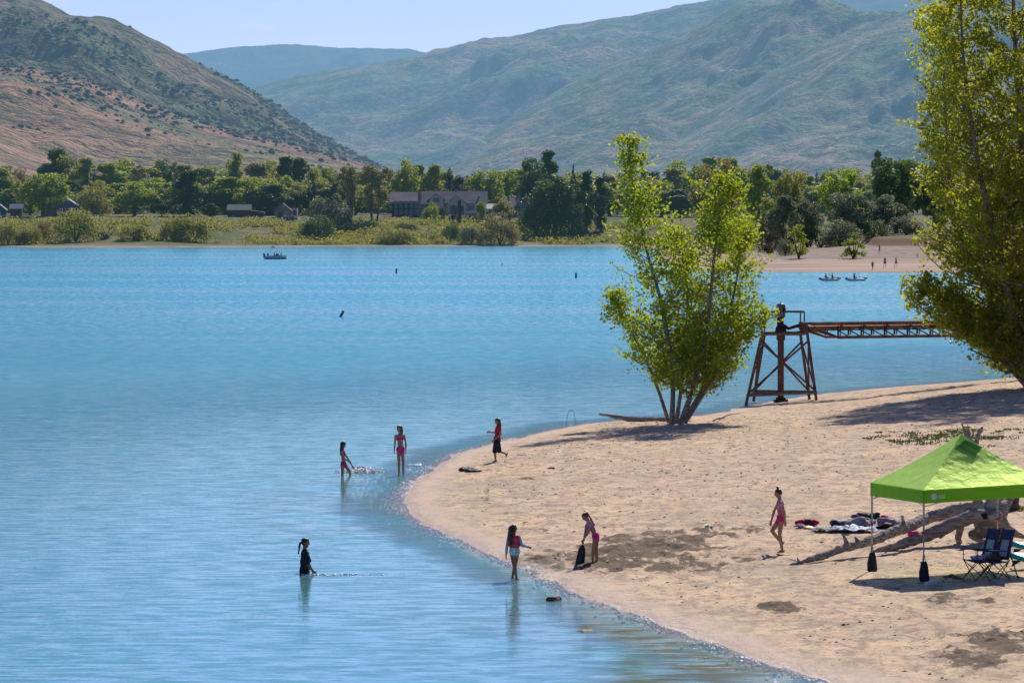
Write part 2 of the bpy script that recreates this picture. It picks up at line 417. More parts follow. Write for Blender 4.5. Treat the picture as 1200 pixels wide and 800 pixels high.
n1 = noise_(nt, v, .05, 6, .65); n2 = noise_(nt, v, .35, 5, .6)
g = mixc(nt, ramp(nt, n1, .4, .62), (.085, .115, .028), (.24, .19, .085))
g = mixc(nt, ramp(nt, n2, .45, .62), g, (.07, .10, .03))
s = mixc(nt, ramp(nt, noise_(nt, pos(nt, .3, 1, 1), .1, 5), .4, .6), (.50, .37, .28), (.36, .265, .20)); ugr = nt.nodes.new('ShaderNodeAttribute'); ugr.attribute_name = 'drysand'; s = mixc(nt, mathn(nt, 'MULTIPLY', ugr.outputs['Fac'], ramp(nt, noise_(nt, v, .5, 5, .7), .35, .55)), s, (.24, .19, .155))
c = mixc(nt, va.outputs['Fac'], s, g); c = mixc(nt, vb.outputs['Fac'], c, (.17, .085, .05))
L(nt, c, p.inputs['Base Color'])
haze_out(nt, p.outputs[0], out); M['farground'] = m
PXr = px_of(XX, YY); WR = sstep(735, 800, PXr)*(1-sstep(1150, 1300, YY))
veg = sstep(3, 12, DD+4*(fbm(XX/9, YY/20, 3, 60)-.5))*(1-WR)+WR*sstep(157, 164, DR)*1.0
red = WR*sstep(994, 1010, PXr)*sstep(148, 151, DR)*(1-sstep(158, 162, DR))
red = np.maximum(red, .5*(1-WR)*sstep(1, 3, DD)*(1-sstep(6, 12, DD)))
red = np.maximum(red, .65*(1-WR)*sstep(440, 450, PXr)*(1-sstep(470, 480, PXr))*sstep(70, 78, DD)*(1-sstep(88, 95, DD)))
k = DD > -60
Fc = gridfaces(len(pxs), len(yy)); Fc = Fc[k[Fc].all(1)]
tag(npmesh('far_shore', np.stack([XX, YY, HH], 1), Fc, M['farground'], attrs={'veg': ('POINT', veg), 'red': ('POINT', red), 'drysand': ('POINT', WR*sstep(55, 70, DR))}), kind='structure')
# the ground as one sheet out to the horizon, below lake and land
tag(MB().quad((-40000, -3000, -3.2), (40000, -3000, -3.2), (40000, 45000, -3.2), (-40000, 45000, -3.2)).build('ground', M['farground']), kind='structure')

# ------------------------------------------------------------------ water
xs = np.concatenate([[-9000, -4000, -1500, -600, -200, -80, -40], np.arange(-25, 30, .25), [35, 50, 80, 200, 600, 1500, 4000, 9000]])
ys = np.concatenate([[-3000, -500, 0, 40], np.arange(60, 240, .4), np.arange(240, 700, 20), np.arange(700, 1400, 50), [1500.]])
X, Y = np.meshgrid(xs, ys); X = X.ravel(); Y = Y.ravel(); _, D = near_h(X, Y, False)
m, nt, out = newmat('lake_water')
v = pos(nt); sh = nt.nodes.new('ShaderNodeAttribute'); sh.attribute_name = 'off'   # metres offshore
off = sh.outputs['Fac']
edge = ramp(nt, off, 2.2, .2)          # 1 at the shoreline
calm = ramp(nt, off, 6.0, 48.0)        # 0 near the sand, 1 in open water
w1 = noise_(nt, pos(nt, .28, 1.1, 1), 2.0, 4, .6, .3); w2 = noise_(nt, pos(nt, .7, 1.2, 1), .33, 3, .5, .2); w3 = noise_(nt, pos(nt, .8, 1, 1), 6, 3, .6)
hgt = mathn(nt, 'ADD', mathn(nt, 'MULTIPLY', w1, .13), mathn(nt, 'MULTIPLY', w2, .16))
st = mathn(nt, 'MULTIPLY', mathn(nt, 'ADD', mathn(nt, 'MULTIPLY', calm, .80), .075), mathn(nt, 'ADD', .45, mathn(nt, 'MULTIPLY', ramp(nt, off, 140, 50), .55)))
hgt = mathn(nt, 'MULTIPLY', hgt, st)
hgt = mathn(nt, 'ADD', hgt, mathn(nt, 'MULTIPLY', mathn(nt, 'MULTIPLY', w3, .055), edge))
hgt = mathn(nt, 'ADD', hgt, mathn(nt, 'MULTIPLY', w3, .0025))
b = nt.nodes.new('ShaderNodeBump'); b.inputs['Distance'].default_value = 1.0; b.inputs['Strength'].default_value = 1; L(nt, hgt, b.inputs['Height'])
sl_ = noise_(nt, pos(nt, .011, .030, 1), 1.0, 5, .6, .6)     # wind streaks
sl2 = noise_(nt, pos(nt, .03, .25, 1), 1.0, 4, .6, .4)
c = mixc(nt, ramp(nt, sl_, .42, .66), (.02, .36, .47), (.06, .42, .56))
c = mixc(nt, mathn(nt, 'MULTIPLY', ramp(nt, sl2, .50, .70), .30), c, (.20, .48, .70))
sxy = nt.nodes.new('ShaderNodeSeparateXYZ'); L(nt, pos(nt), sxy.inputs[0]); nearf = ramp(nt, sxy.outputs[1], 620, 90)
c = mixc(nt, mathn(nt, 'MULTIPLY', nearf, .6), c, (.12, .34, .36))
shal = ramp(nt, off, 26, 1.5)
c = mixc(nt, mathn(nt, 'MULTIPLY', shal, .55), c, (.15, .27, .24))
sha2 = mathn(nt, 'MULTIPLY', ramp(nt, off, 6.5, 1.5), ramp(nt, noise_(nt, pos(nt, .22, .10, 1), 1, 3), .40, .6))
bd = nt.nodes.new('ShaderNodeAttribute'); bd.attribute_name = 'bed'
bn = noise_(nt, pos(nt, .5, 1.5, 1), 1.4, 4, .6, .8)
bedf = mathn(nt, 'MULTIPLY', bd.outputs['Fac'], ramp(nt, bn, .40, .56))
c = mixc(nt, mathn(nt, 'MULTIPLY', sha2, .5), c, (.20, .19, .10))
c = mixc(nt, bedf, c, (.15, .125, .05))
c = mixc(nt, mathn(nt, 'MULTIPLY', ramp(nt, off, .55, 0.02), .9), c, (.34, .24, .19))
df = nt.nodes.new('ShaderNodeBsdfDiffuse'); L(nt, c, df.inputs[0])
gl = nt.nodes.new('ShaderNodeBsdfGlossy'); L(nt, b.outputs[0], gl.inputs['Normal'])
glc = mixc(nt, nearf, mixc(nt, ramp(nt, sl_, .44, .62), (.64, .97, 1.0), (.96, 1.0, 1.0)), (.86, 1.0, 1.0))
L(nt, mathn(nt, 'ADD', mathn(nt, 'MULTIPLY', calm, .09), .02), gl.inputs['Roughness'])
fr = nt.nodes.new('ShaderNodeFresnel')
spk = noise_(nt, pos(nt, 1.1, .22, 1), 1.3, 4, .65, .2); spn = noise_(nt, pos(nt, .55, 1.3, 1), 1.6, 4, .65, .4)  # wavelet glints and dark wave faces, painted into the reflection tint
spk = mixc(nt, nearf, spk, spn)
L(nt, mixc(nt, ramp(nt, spk, .40, .60), mixc(nt, 1.0, glc, (.74, .93, .99), 'MULTIPLY'), mixc(nt, 1.0, glc, (1.28, 1.25, 1.16), 'MULTIPLY')), gl.inputs[0]); fr.inputs[0].default_value = 1.33; L(nt, b.outputs[0], fr.inputs['Normal'])
mx = nt.nodes.new('ShaderNodeMixShader'); L(nt, mathn(nt, 'MULTIPLY', mathn(nt, 'MULTIPLY', fr.outputs[0], mathn(nt, 'SUBTRACT', 1.0, mathn(nt, 'MULTIPLY', bedf, .75))), mathn(nt, 'ADD', .66, mathn(nt, 'MULTIPLY', ramp(nt, spk, .40, .57), .34))), mx.inputs[0]); L(nt, df.outputs[0], mx.inputs[1]); L(nt, gl.outputs[0], mx.inputs[2])
L(nt, mx.outputs[0], out.inputs['Surface']); M['water'] = m
bed = np.zeros(len(X))
for px_, py_, a_, b_ in ((770, 755, 1.1, 4.5), (820, 778, 1.4, 4.5), (735, 742, .7, 2.5), (770, 790, 1.2, 3.5), (690, 735, .35, 1.6)):
    q_ = plane(px_, py_); bed = np.maximum(bed, np.exp(-((X-q_[0])/a_)**2-((Y-q_[1])/b_)**2))
Fc = gridfaces(len(xs), len(ys)); keep = D < 3; Fc = Fc[keep[Fc].any(1)]
tag(npmesh('water', np.stack([X, Y, 0*X], 1), Fc, m, attrs={'off': ('POINT', np.clip(-D, 0, 200)), 'bed': ('POINT', bed)}), kind='structure')

# ------------------------------------------------------------------ mountains
def mtmat(name, brown, green, dark, bw, dots, seed, hz=1.0):
    m, nt, out = newmat(name)
    p = nt.nodes.new('ShaderNodeBsdfPrincipled'); p.inputs['Roughness'].default_value = .95; p.inputs['Specular IOR Level'].default_value = .05
    g = nt.nodes.new('ShaderNodeNewGeometry'); mp = nt.nodes.new('ShaderNodeMapping'); L(nt, g.outputs['Position'], mp.inputs['Vector'])
    mp.inputs['Location'].default_value = (seed*517, 0, 0); v = mp.outputs[0]
    n1 = noise_(nt, v, .0022, 7, .62, .5); n2 = noise_(nt, v, .012, 6, .7); n3 = noise_(nt, v, .05, 4, .7)
    mpz = nt.nodes.new('ShaderNodeMapping'); mpz.inputs['Scale'].default_value = (1, .35, 2.2); L(nt, g.outputs['Position'], mpz.inputs['Vector'])
    n4 = noise_(nt, mpz.outputs[0], .004, 6, .65, 1.2)
    c = mixc(nt, ramp(nt, mathn(nt, 'ADD', mathn(nt, 'MULTIPLY', n1, .55), mathn(nt, 'MULTIPLY', n4, .45)), .5-bw-.07, .5-bw+.07), green, brown)
    c = mixc(nt, mathn(nt, 'MULTIPLY', ramp(nt, n2, .45, .60), .8), c, dark)
    c = mixc(nt, mathn(nt, 'MULTIPLY', ramp(nt, n3, .54, .66), dots), c, tuple(x*.7 for x in dark))
    vo = nt.nodes.new('ShaderNodeTexVoronoi'); vo.inputs['Scale'].default_value = .055; L(nt, v, vo.inputs['Vector'])
    c = mixc(nt, mathn(nt, 'MULTIPLY', ramp(nt, vo.outputs['Distance'], .42, .2), mathn(nt, 'MULTIPLY', ramp(nt, n2, .40, .55), dots)), c, tuple(x*.55 for x in dark))
    n6 = noise_(nt, v, .15, 4, .75)
    c = mixc(nt, mathn(nt, 'MULTIPLY', mathn(nt, 'MULTIPLY', ramp(nt, n6, .50, .60), .8), ramp(nt, n2, .36, .54)), c, tuple(x*.6 for x in dark))
    c = mixc(nt, mathn(nt, 'MULTIPLY', ramp(nt, n6, .46, .38), .35), c, tuple(min(1, x*1.5) for x in brown))
    L(nt, c, p.inputs['Base Color'])
    b = nt.nodes.new('ShaderNodeBump'); b.inputs['Distance'].default_value = 30; b.inputs['Strength'].default_value = 1.0
    L(nt, mathn(nt, 'ADD', n2, mathn(nt, 'MULTIPLY', n3, .3)), b.inputs['Height']); L(nt, b.outputs[0], p.inputs['Normal'])
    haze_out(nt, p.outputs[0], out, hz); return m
BR = (.46, .32, .21); GR = (.17, .25, .10); DK = (.045, .085, .035)
MT = {}
def mountain(name, sky, Yr, Yf, seed, mat, amp=.22, lam=900., nu=560, nv=150, zb=14, jag=1.2):
    sky = [(q[0], q[1]) for q in sky]; pxa, pxb = sky[0][0], sky[-1][0]
    px = np.linspace(pxa, pxb, nu); v = np.linspace(0, 1.12, nv)
    s = np.interp(px, [q[0] for q in sky], [q[1] for q in sky])
    ker = np.hanning(15); ker /= ker.sum(); s = np.convolve(np.pad(s, 7, 'edge'), ker, 'valid')
    s = s+jag*(fbm(px/9, px*0, 4, seed+3)-.5)*2
    Rz = CH+(254-s)*Yr/F
    PXg, Vg = np.meshgrid(px, v); Rg = np.maximum(np.repeat(Rz[None, :], nv, 0)-zb, 1)
    Yg = Yf+(Yr-Yf)*Vg; Xg = (PXg-600)/F*Yr*(1+0*Yg)
    wv = np.clip(4*Vg*(1-Vg), 0, 1)
    r1 = ridged((Xg+.25*Yg)/lam, Yg/lam*.6, 5, seed)
    r2 = ridged((Xg-.3*Yg)/(lam*.33), Yg/(lam*.33)*.7, 5, seed+50); r3 = ridged((Xg+.1*Yg)/(lam*.11), Yg/(lam*.11)*.6, 4, seed+80)
    vv = np.clip(Vg+(.34*(r1-.55)+.13*(r2-.55))*wv, 0, 1)
    Z = zb+Rg*(.15*vv+.85*(vv**1.15))
    Z = Z+Rg*amp*(r1-.6)*wv*.6+Rg*amp*.55*(r2-.6)*wv+Rg*.035*(fbm(Xg/60, Yg/60, 4, seed+9)-.5)*np.clip(wv*2, 0, 1)
    Z = Z+Rg*amp*.16*(r3-.6)*np.clip(wv*1.5, 0, 1)
    Z = np.where(Vg > 1, zb+Rg*(1-(Vg-1)*3), Z)
    Z[0] = 5
    o = npmesh(name, np.stack([Xg.ravel(), Yg.ravel(), Z.ravel()], 1), gridfaces(nu, nv), mat)
    tag(o, kind='structure'); MT[name] = (Xg, Yg, Z); return o
mountain('distant_ridge', [(150, 75), (220, 63), (260, 57), (300, 54), (345, 52), (390, 56), (440, 57), (480, 58), (500, 62), (560, 80), (640, 110)], 14500, 12500, 1, mtmat('ridge_far', (.2, .17, .12), (.12, .15, .08), DK, .0, .6, 1, 1.35), .15, 900, jag=1.0)
mountain('distant_mountain', [(760, 20), (860, 2), (910, 0), (950, 4), (1000, -2), (1080, -10), (1200, -18), (1400, 10), (1800, 60)], 13000, 11000, 2, mtmat('ridge_far2', (.2, .17, .12), (.12, .15, .08), DK, .0, .6, 2, 1.2), .2, 1100)
mountain('central_mountain', [(120, 190), (220, 130), (290, 104), (350, 88), (435, 76), (500, 63), (550, 55), (600, 43), (650, 32), (700, 24), (750, 17), (790, 8), (830, 1), (870, -4), (930, -8), (1000, 10), (1200, 60)], 10500, 7400, 3, mtmat('mountain_mid', BR, GR, DK, -.01, .7, 3, 1.1), .46, 1500)
mountain('main_mountain', [(440, 215), (520, 192), (550, 168), (600, 138), (640, 115), (680, 90), (720, 72), (760, 60), (800, 42), (835, 22), (862, 5), (880, 0), (905, 3), (950, 10), (1000, 22), (1050, 35), (1120, 50), (1300, 90), (1700, 160)], 8600, 6200, 4, mtmat('mountain_near', BR, GR, DK, -.03, .8, 4, .98), .52, 1100)
mountain('right_mountain', [(700, 215), (780, 165), (850, 118), (900, 86), (940, 62), (975, 45), (1010, 30), (1045, 17), (1075, 12), (1110, 2), (1150, -12), (1200, -25), (1300, -30), (1500, 0), (2200, 80)], 7300, 5200, 5, mtmat('mountain_right', BR, GR, DK, -.015, .8, 5, 1.08), .52, 900)
mountain('left_mountain', [(-1800, 60), (-900, 20), (-400, -30), (-100, -25), (0, -10), (30, -6), (55, 2), (80, 18), (100, 22), (122, 19), (145, 27), (175, 43), (200, 57), (250, 82), (300, 108), (350, 143), (385, 163), (415, 180), (450, 196), (500, 225), (520, 240)], 4700, 3300, 6, mtmat('mountain_left', (.30, .20, .14), (.14, .17, .07), (.04, .065, .03), -.06, .95, 6, .95), .42, 520, nu=760, jag=1.6)
mountain('brown_foothill', [(-1800, 60), (-600, 40), (-100, 70), (0, 78), (50, 82), (100, 92), (150, 110), (200, 130), (250, 148), (300, 160), (350, 172), (400, 184), (440, 196), (500, 225)], 3500, 2500, 7, mtmat('foothill', (.44, .24, .15), (.22, .22, .10), (.17, .13, .07), .01, .45, 7, 1.0), .2, 420, nu=640, jag=.5)
mountain('bare_foothill', [(-1500, 60), (-500, 80), (-100, 120), (0, 145), (30, 158), (60, 174), (100, 190), (160, 215)], 3000, 2300, 8, mtmat('bare_hill', (.46, .28, .185), (.36, .24, .13), (.20, .14, .08), .12, .3, 8, 1.0), .12, 420, nu=300, nv=80, jag=.3)
# scrub on the two left hills: nobody could count it
def scrub(src, n, seed, smin, smax, vlo, vhi, dens, mat, name):
    r = np.random.default_rng(seed); Xg, Yg, Z = MT[src]; nv, nu = Z.shape
    J = r.integers(int(nv*vlo), int(nv*vhi), n*8); I = r.integers(0, nu, n*8)
    px = 600+F*Xg[J, I]/Yg[J, I]
    dn = fbm(Xg[J, I]/150, Yg[J, I]/220, 4, seed)
    ok = (px > -60) & (px < 540) & (r.random(n*8) < sstep(dens-.08, dens+.1, dn)); J = J[ok][:n]; I = I[ok][:n]
    P = np.stack([Xg[J, I]+r.uniform(-3, 3, len(I)), Yg[J, I], Z[J, I]], 1)
    base = []
    for i in range(5):
        base.append((math.cos(i*1.257), math.sin(i*1.257), -.3))
    for i in range(5):
        base.append((.8*math.cos(i*1.257+.6), .8*math.sin(i*1.257+.6), .5))
    base.append((0, 0, .95)); base = np.array(base)
    bf = []
    for i in range(5):
        j = (i+1) % 5; bf += [(i, j, 5+i), (j, 5+j, 5+i), (5+i, 5+j, 10)]
    bf = np.array(bf); n = len(P)
    s = (smin+(smax-smin)*r.random(n)**2.5)
    V = base[None]*s[:, None, None]*r.uniform(.65, 1.35, (n, 11, 1))*np.array([1, 1, .8])+P[:, None, :]
    FF = (bf[None]+np.arange(n)[:, None, None]*11).reshape(-1, 3)
    o = npmesh(name, V.reshape(-1, 3), FF, mat); tag(o, 'dark scrub and juniper bushes scattered over the left hills', 'scrub', kind='stuff'); return o
M['scrub'] = simple('scrub', (.055, .062, .028), .95, (.03, .04, .02), .05, far=True)
scrub('left_mountain', 7500, 5, .7, 3.4, .2, 1.0, .50, M['scrub'], 'hillside_scrub')
o2 = scrub('brown_foothill', 5000, 6, .6, 3.0, .15, 1.0, .52, M['scrub'], 'foothill_scrub'); o2['label'] = 'small dark bushes dotting the brown foothill'

# ------------------------------------------------------------------ leaf cloud
def leafcloud(C, size, r, flat=.0, aspect=.75, up=0.25):
    """rhombic leaves at the centres C"""
    n = len(C); nrm = r.normal(size=(n, 3)); nrm[:, 2] += up*np.sign(nrm[:, 2])
    nrm /= np.linalg.norm(nrm, axis=1)[:, None]
    t = r.normal(size=(n, 3)); a = np.cross(nrm, t); a /= np.linalg.norm(a, axis=1)[:, None]; b = np.cross(nrm, a)
    s = size*r.uniform(.6, 1.3, n)[:, None]
    V = np.stack([C+a*s*.5, C+b*s*.5*aspect+nrm*s*.08, C-a*s*.5, C-b*s*.5*aspect+nrm*s*.08], 1).reshape(-1, 3)
    return V, np.arange(4*n).reshape(n, 4), r.random(n)
def inball(n, r):
    d = r.normal(size=(n, 3)); d /= np.linalg.norm(d, axis=1)[:, None]; return d*(r.random(n)**.45)[:, None]
def proto_tree(kind, seed, H=16.0):
    r = np.random.default_rng(seed); cl = []; rad = []; tr = MB()
    def tubes(path, rr): tr.tube(path, rr, 6, .08)
    if kind == 'round':
        n = 42; n = 54; c = inball(n, r)*np.array([.31, .31, .39])*H+np.array([0, 0, .54*H]); c += inball(n, r)*H*.04; cl = list(c); rad = list(r.uniform(.06, .125, n)*H); cnt = 4200; sz = .74
        tubes([(0, 0, 0), (.1, 0, .3*H), (0, .1, .6*H)], [.035*H, .026*H, .01*H])
    elif kind == 'oval':
        n = 44; z = r.random(n); w_ = np.sin(np.pi*np.clip(z*.85+.12, 0, 1))**.7; a = r.uniform(0, 6.28, n)
        rr = .2*H*w_*np.sqrt(r.random(n)); cl = [np.array([math.cos(a[i])*rr[i], math.sin(a[i])*rr[i], H*(.10+.86*z[i])]) for i in range(n)]; rad = list(r.uniform(.05, .10, n)*H); cnt = 3600; sz = .70
        tubes([(0, 0, 0), (.1, 0, .3*H), (0, .1, .7*H)], [.03*H, .02*H, .008*H])
    elif kind == 'tall':      # cottonwoods with the stems showing below
        n = 40
        stems = [(-.09, 0), (.0, .04), (.08, -.03)]
        for i in range(n):
            sx, sy = stems[i % 3]; z = r.uniform(.30, .95); k = .085*H*math.sin(math.pi*min(1, (z-.22)*1.15))**.5
            cl.append(np.array([sx*H+r.normal()*k*.6+sx*H*.5*z, sy*H+r.normal()*k*.6, z*H])); rad.append(r.uniform(.05, .085)*H)
        for sx, sy in stems: tubes([(sx*H*.6, sy*H, 0), (sx*H, sy*H, .4*H), (sx*H*1.4, sy*H, .85*H)], [.016*H, .012*H, .004*H])
        cnt = 3200; sz = .64
    elif kind == 'poplar':
        n = 46
        for i in range(n):
            z = r.uniform(.08, .97); k = .055*H*math.sin(math.pi*min(1, z*.9+.1))**.5; cl.append(np.array([r.normal()*k*.7, r.normal()*k*.7, z*H])); rad.append(r.uniform(.035, .065)*H)
        tubes([(0, 0, 0), (0, 0, .9*H)], [.02*H, .004*H]); cnt = 2700; sz = .62
    elif kind == 'conifer':
        n = 70
        for i in range(n):
            z = (i+.5)/n; k = .19*H*(1-z)**.85*r.uniform(.6, 1.1); a = r.uniform(0, 6.28)
            cl.append(np.array([math.cos(a)*k, math.sin(a)*k, H*(.05+.93*z)])); rad.append(H*(.06*(1-z)+.015))
        tubes([(0, 0, 0), (0, 0, .97*H)], [.02*H, .003*H]); cnt = 2300; sz = .55
    elif kind == 'willow':
        n = 52; a = r.uniform(0, 6.28, n); el = np.arcsin(r.uniform(.0, .98, n))
        for i in range(n):
            q = r.uniform(.55, .92); x = math.cos(a[i])*math.cos(el[i]); y = math.sin(a[i])*math.cos(el[i]); z = math.sin(el[i])
            cl.append(np.array([x*.46*H*q, y*.46*H*q, H*(.10+.80*z*q)])); rad.append(r.uniform(.09, .16)*H)
        for i in range(7):
            aa = i*.9; tubes([(0, 0, 0), (.12*H*math.cos(aa), .12*H*math.sin(aa), .35*H), (.25*H*math.cos(aa), .25*H*math.sin(aa), .72*H)], [.014*H, .01*H, .003*H])
        cnt = 4600; sz = .66
    elif kind == 'sapling':
        n = 34
        for i in range(n):
            z = r.uniform(.12, .98); k = .22*H*math.sin(math.pi*min(1, z*.8+.2))**.6; a = r.uniform(0, 6.28)
            q = r.uniform(.2, 1); cl.append(np.array([math.cos(a)*k*q, math.sin(a)*k*q, z*H])); rad.append(r.uniform(.05, .09)*H)
        for i in range(5):
            aa = i*1.3; tubes([(0, 0, 0), (.08*H*math.cos(aa), .08*H*math.sin(aa), .4*H), (.13*H*math.cos(aa), .13*H*math.sin(aa), .8*H)], [.012*H, .008*H, .003*H])
        cnt = 1700; sz = .62
    cl = np.array(cl); rad = np.array(rad); pr = rad**2; pr /= pr.sum(); pick = r.choice(len(cl), cnt, p=pr)
    d = r.normal(size=(cnt, 3)); d /= np.linalg.norm(d, axis=1)[:, None]
    q = d*(r.random(cnt)**.33)[:, None]*rad[pick][:, None]
    if kind in ('willow',): q[:, 2] = q[:, 2]*1.25
    C = cl[pick]+q; C[:, 2] = np.maximum(C[:, 2], .12)
    V, Fc, t = leafcloud(C, sz*H/16*(1 if kind != 'x' else 1), r)
    t = np.clip(t*.6+.4*r.random(len(cl))[pick], 0, 1)
    return V, Fc, t, tr, H
PROT = {}
BIN = Vector((0, 0, 0))
def get_proto(kind, var):
    key = (kind, var)
    if key not in PROT:
        V, Fc, t, tr, H = proto_tree(kind, hash_(kind)+var*7)
        me_o = npmesh('crown', V, Fc, M['f_green'], smooth=False, attrs={'tint': ('FACE', t)}); cm = me_o.data; bpy.data.objects.remove(me_o)
        to = tr.build('trunk', M['farbark'], smooth=True); tm = to.data; bpy.data.objects.remove(to)
        z = V[:, 2].max(); wd = np.percentile(np.abs(V[:, 0]), 99)*2
        PROT[key] = (cm, tm, z, wd)
    return PROT[key]
def hash_(s): return sum(ord(c)*(i+3) for i, c in enumerate(s))
NV = 3
tcount = [0]
def tree(name, label, cat, loc, height, width, kind, mat, group=None, var=None):
    if var is None: var = tcount[0] % NV
    tcount[0] += 1
    cm, tm, pz, pw = get_proto(kind, var)
    t = thing(name, label, cat, loc, random.uniform(0, 6.28), group)
    sx = width/pw; sz = height/pz; t.scale = (sx, sx, sz)
    c = bpy.data.objects.new('crown', cm); link(c, t); c.material_slots[0].link = 'OBJECT'; c.material_slots[0].material = M[mat]
    k = bpy.data.objects.new('trunk', tm); link(k, t)
    return t
KPX = lambda Y: F/Y
def trow(px, base, top, wpx, kind, mat, name, label, cat='tree', Y=None, group=None):
    """px position of the tree on its ground, top edge and width as measured"""
    if Y is None: P = farhit(px, base); 
    else:
        x = (px-600)/F*Y; P = np.array([x, Y, fgh(x, Y)])
    zt = at(px, top, P[1])[2]
    P[2] -= .2
    return tree(name, label, cat, P, zt-P[2], wpx/KPX(P[1]), kind, mat, group)
T = trow
T(51, 254, 202, 62, 'round', 'f_green', 'broadleaf_tree', 'wide dark green broadleaf tree standing on the lawn before the left sheds', Y=1400)
T(111, 251, 215, 46, 'willow', 'f_light', 'willow_tree', 'light yellow green weeping willow right of the pale roofed cottage', Y=1405)
T(158, 260, 212, 56, 'round', 'f_green', 'broadleaf_tree', 'broad olive green tree between the weeping willow and the dark tall tree', Y=1400)
T(221, 257, 199, 40, 'oval', 'f_dark', 'broadleaf_tree', 'dark green upright tree behind the pair of shore willows', Y=1400)
T(247, 259, 238, 22, 'oval', 'f_dark', 'broadleaf_tree', 'small dark tree at the lawn edge just left of the green roofed barn', Y=1392)
T(190, 258, 232, 30, 'round', 'f_dark', 'broadleaf_tree', 'low dark tree in the shade left of the dark upright tree', Y=1398)
T(305, 252, 207, 62, 'round', 'f_green', 'broadleaf_tree', 'wide rounded tree directly behind the green roofed barn', Y=1450)
T(272, 252, 222, 34, 'round', 'f_dark', 'broadleaf_tree', 'dark rounded tree behind the left end of the green roofed barn', Y=1440)
T(366, 255, 204, 20, 'conifer', 'f_conifer', 'spruce_tree', 'dark spruce behind the white trailer', 'conifer', Y=1430)
T(350, 255, 222, 40, 'round', 'f_dark', 'broadleaf_tree', 'dark bushy tree just behind the small brown shed', Y=1435)
T(386, 288, 226, 62, 'willow', 'f_silver', 'willow_tree', 'big silvery willow with deep shade below, at the bank right of the trailer', Y=1362)
T(372, 287, 250, 44, 'willow', 'f_dark', 'willow_shrub', 'dark shrub under the left side of the big silvery willow', 'shrub', Y=1336)
T(410, 268, 194, 34, 'tall', 'f_tan', 'cottonwood_tree', 'tan tinted cottonwood with bare stems behind the silvery willow', Y=1385)
T(438, 269, 192, 44, 'tall', 'f_tan', 'cottonwood_tree', 'tallest tan cottonwood clump with bare stems left of the ranch house', Y=1380)
T(478, 250, 185, 38, 'round', 'f_green', 'broadleaf_tree', 'tall loose green tree rising behind the left roof of the ranch house', Y=1460)
T(508, 250, 192, 32, 'oval', 'f_light', 'broadleaf_tree', 'light green tree behind the middle of the ranch house', Y=1465)
T(527, 250, 195, 24, 'conifer', 'f_conifer', 'spruce_tree', 'dark pointed tree behind the ranch house gable', 'conifer', Y=1455)
T(536, 250, 205, 24, 'oval', 'f_brown', 'broadleaf_tree', 'purplish brown tree behind the ranch house right roof', Y=1450)
T(569, 252, 198, 50, 'round', 'f_green', 'broadleaf_tree', 'large green tree behind the right end of the ranch house', Y=1455)
T(598, 252, 198, 30, 'round', 'f_green', 'broadleaf_tree', 'round green tree behind the grey house', Y=1470)
T(625, 255, 183, 44, 'round', 'f_dark', 'broadleaf_tree', 'tall dark broad tree rising behind the grey house', Y=1440)
T(644, 255, 175, 24, 'poplar', 'f_dark', 'poplar_tree', 'tallest dark poplar above the big dark tree', Y=1430)
T(672, 258, 191, 13, 'conifer', 'f_conifer', 'spruce_tree', 'thin dark spruce right of the tallest poplar', 'conifer', Y=1425)
T(687, 276, 198, 22, 'poplar', 'f_dark', 'poplar_tree', 'grey green columnar poplar on the bank, left one of two', Y=1378)
T(704, 276, 206, 19, 'poplar', 'f_dark', 'poplar_tree', 'narrow columnar poplar on the bank, right one of two', Y=1376)
T(650, 281, 205, 70, 'round', 'f_dark', 'broadleaf_tree', 'massive dark green tree reaching down the bank left of the two poplars', Y=1368)
T(628, 281, 225, 44, 'willow', 'f_dark', 'broadleaf_tree', 'dark bushy tree joined to the left side of the massive dark tree', Y=1366)
T(668, 281, 235, 40, 'willow', 'f_dark', 'broadleaf_tree', 'dark bushy tree at the right foot of the massive dark tree', Y=1362)
T(564, 248, 235, 15, 'round', 'f_green', 'garden_tree', 'small round garden tree before the right end of the ranch house', Y=1394)
T(590, 250, 232, 27, 'round', 'f_light', 'garden_tree', 'light green rounded garden tree left of the grey house', Y=1398)
T(518, 252, 242, 9, 'round', 'f_dark', 'garden_shrub', 'small ball shaped shrub under the middle gable of the ranch house', 'shrub', Y=1390)
T(532, 254, 239, 9, 'conifer', 'f_conifer', 'garden_conifer', 'small cone shaped evergreen in front of the ranch house entrance', 'conifer', Y=1388)
T(505, 252, 236, 20, 'willow', 'f_green', 'garden_tree', 'leafy garden tree by the stone pillar of the ranch house', Y=1390)
T(89, 291, 243, 54, 'willow', 'f_light', 'willow_shrub', 'largest olive willow bush on the left waterline', 'shrub', Y=1299)
T(203, 290, 250, 40, 'willow', 'f_light', 'willow_shrub', 'olive willow bush on the waterline, left of the touching pair', 'shrub', Y=1302)
T(228, 290, 248, 38, 'willow', 'f_light', 'willow_shrub', 'olive willow bush on the waterline, right of the touching pair', 'shrub', Y=1301)
T(157, 289, 262, 42, 'willow', 'f_light', 'willow_shrub', 'low olive willow bush between the largest bush and the touching pair', 'shrub', Y=1303)
T(10, 288, 258, 36, 'willow', 'f_light', 'willow_shrub', 'low olive bush at the far left edge of the waterline', 'shrub', Y=1302)
T(35, 288, 262, 30, 'willow', 'f_light', 'willow_shrub', 'low round bush left of the largest olive willow bush', 'shrub', Y=1301)
T(52, 287, 257, 24, 'willow', 'f_tan', 'willow_shrub', 'yellowish bush leaning on the left of the largest willow bush', 'shrub', Y=1311)
T(120, 288, 268, 26, 'willow', 'f_silver', 'willow_shrub', 'grey green low bush just right of the largest willow bush', 'shrub', Y=1311)
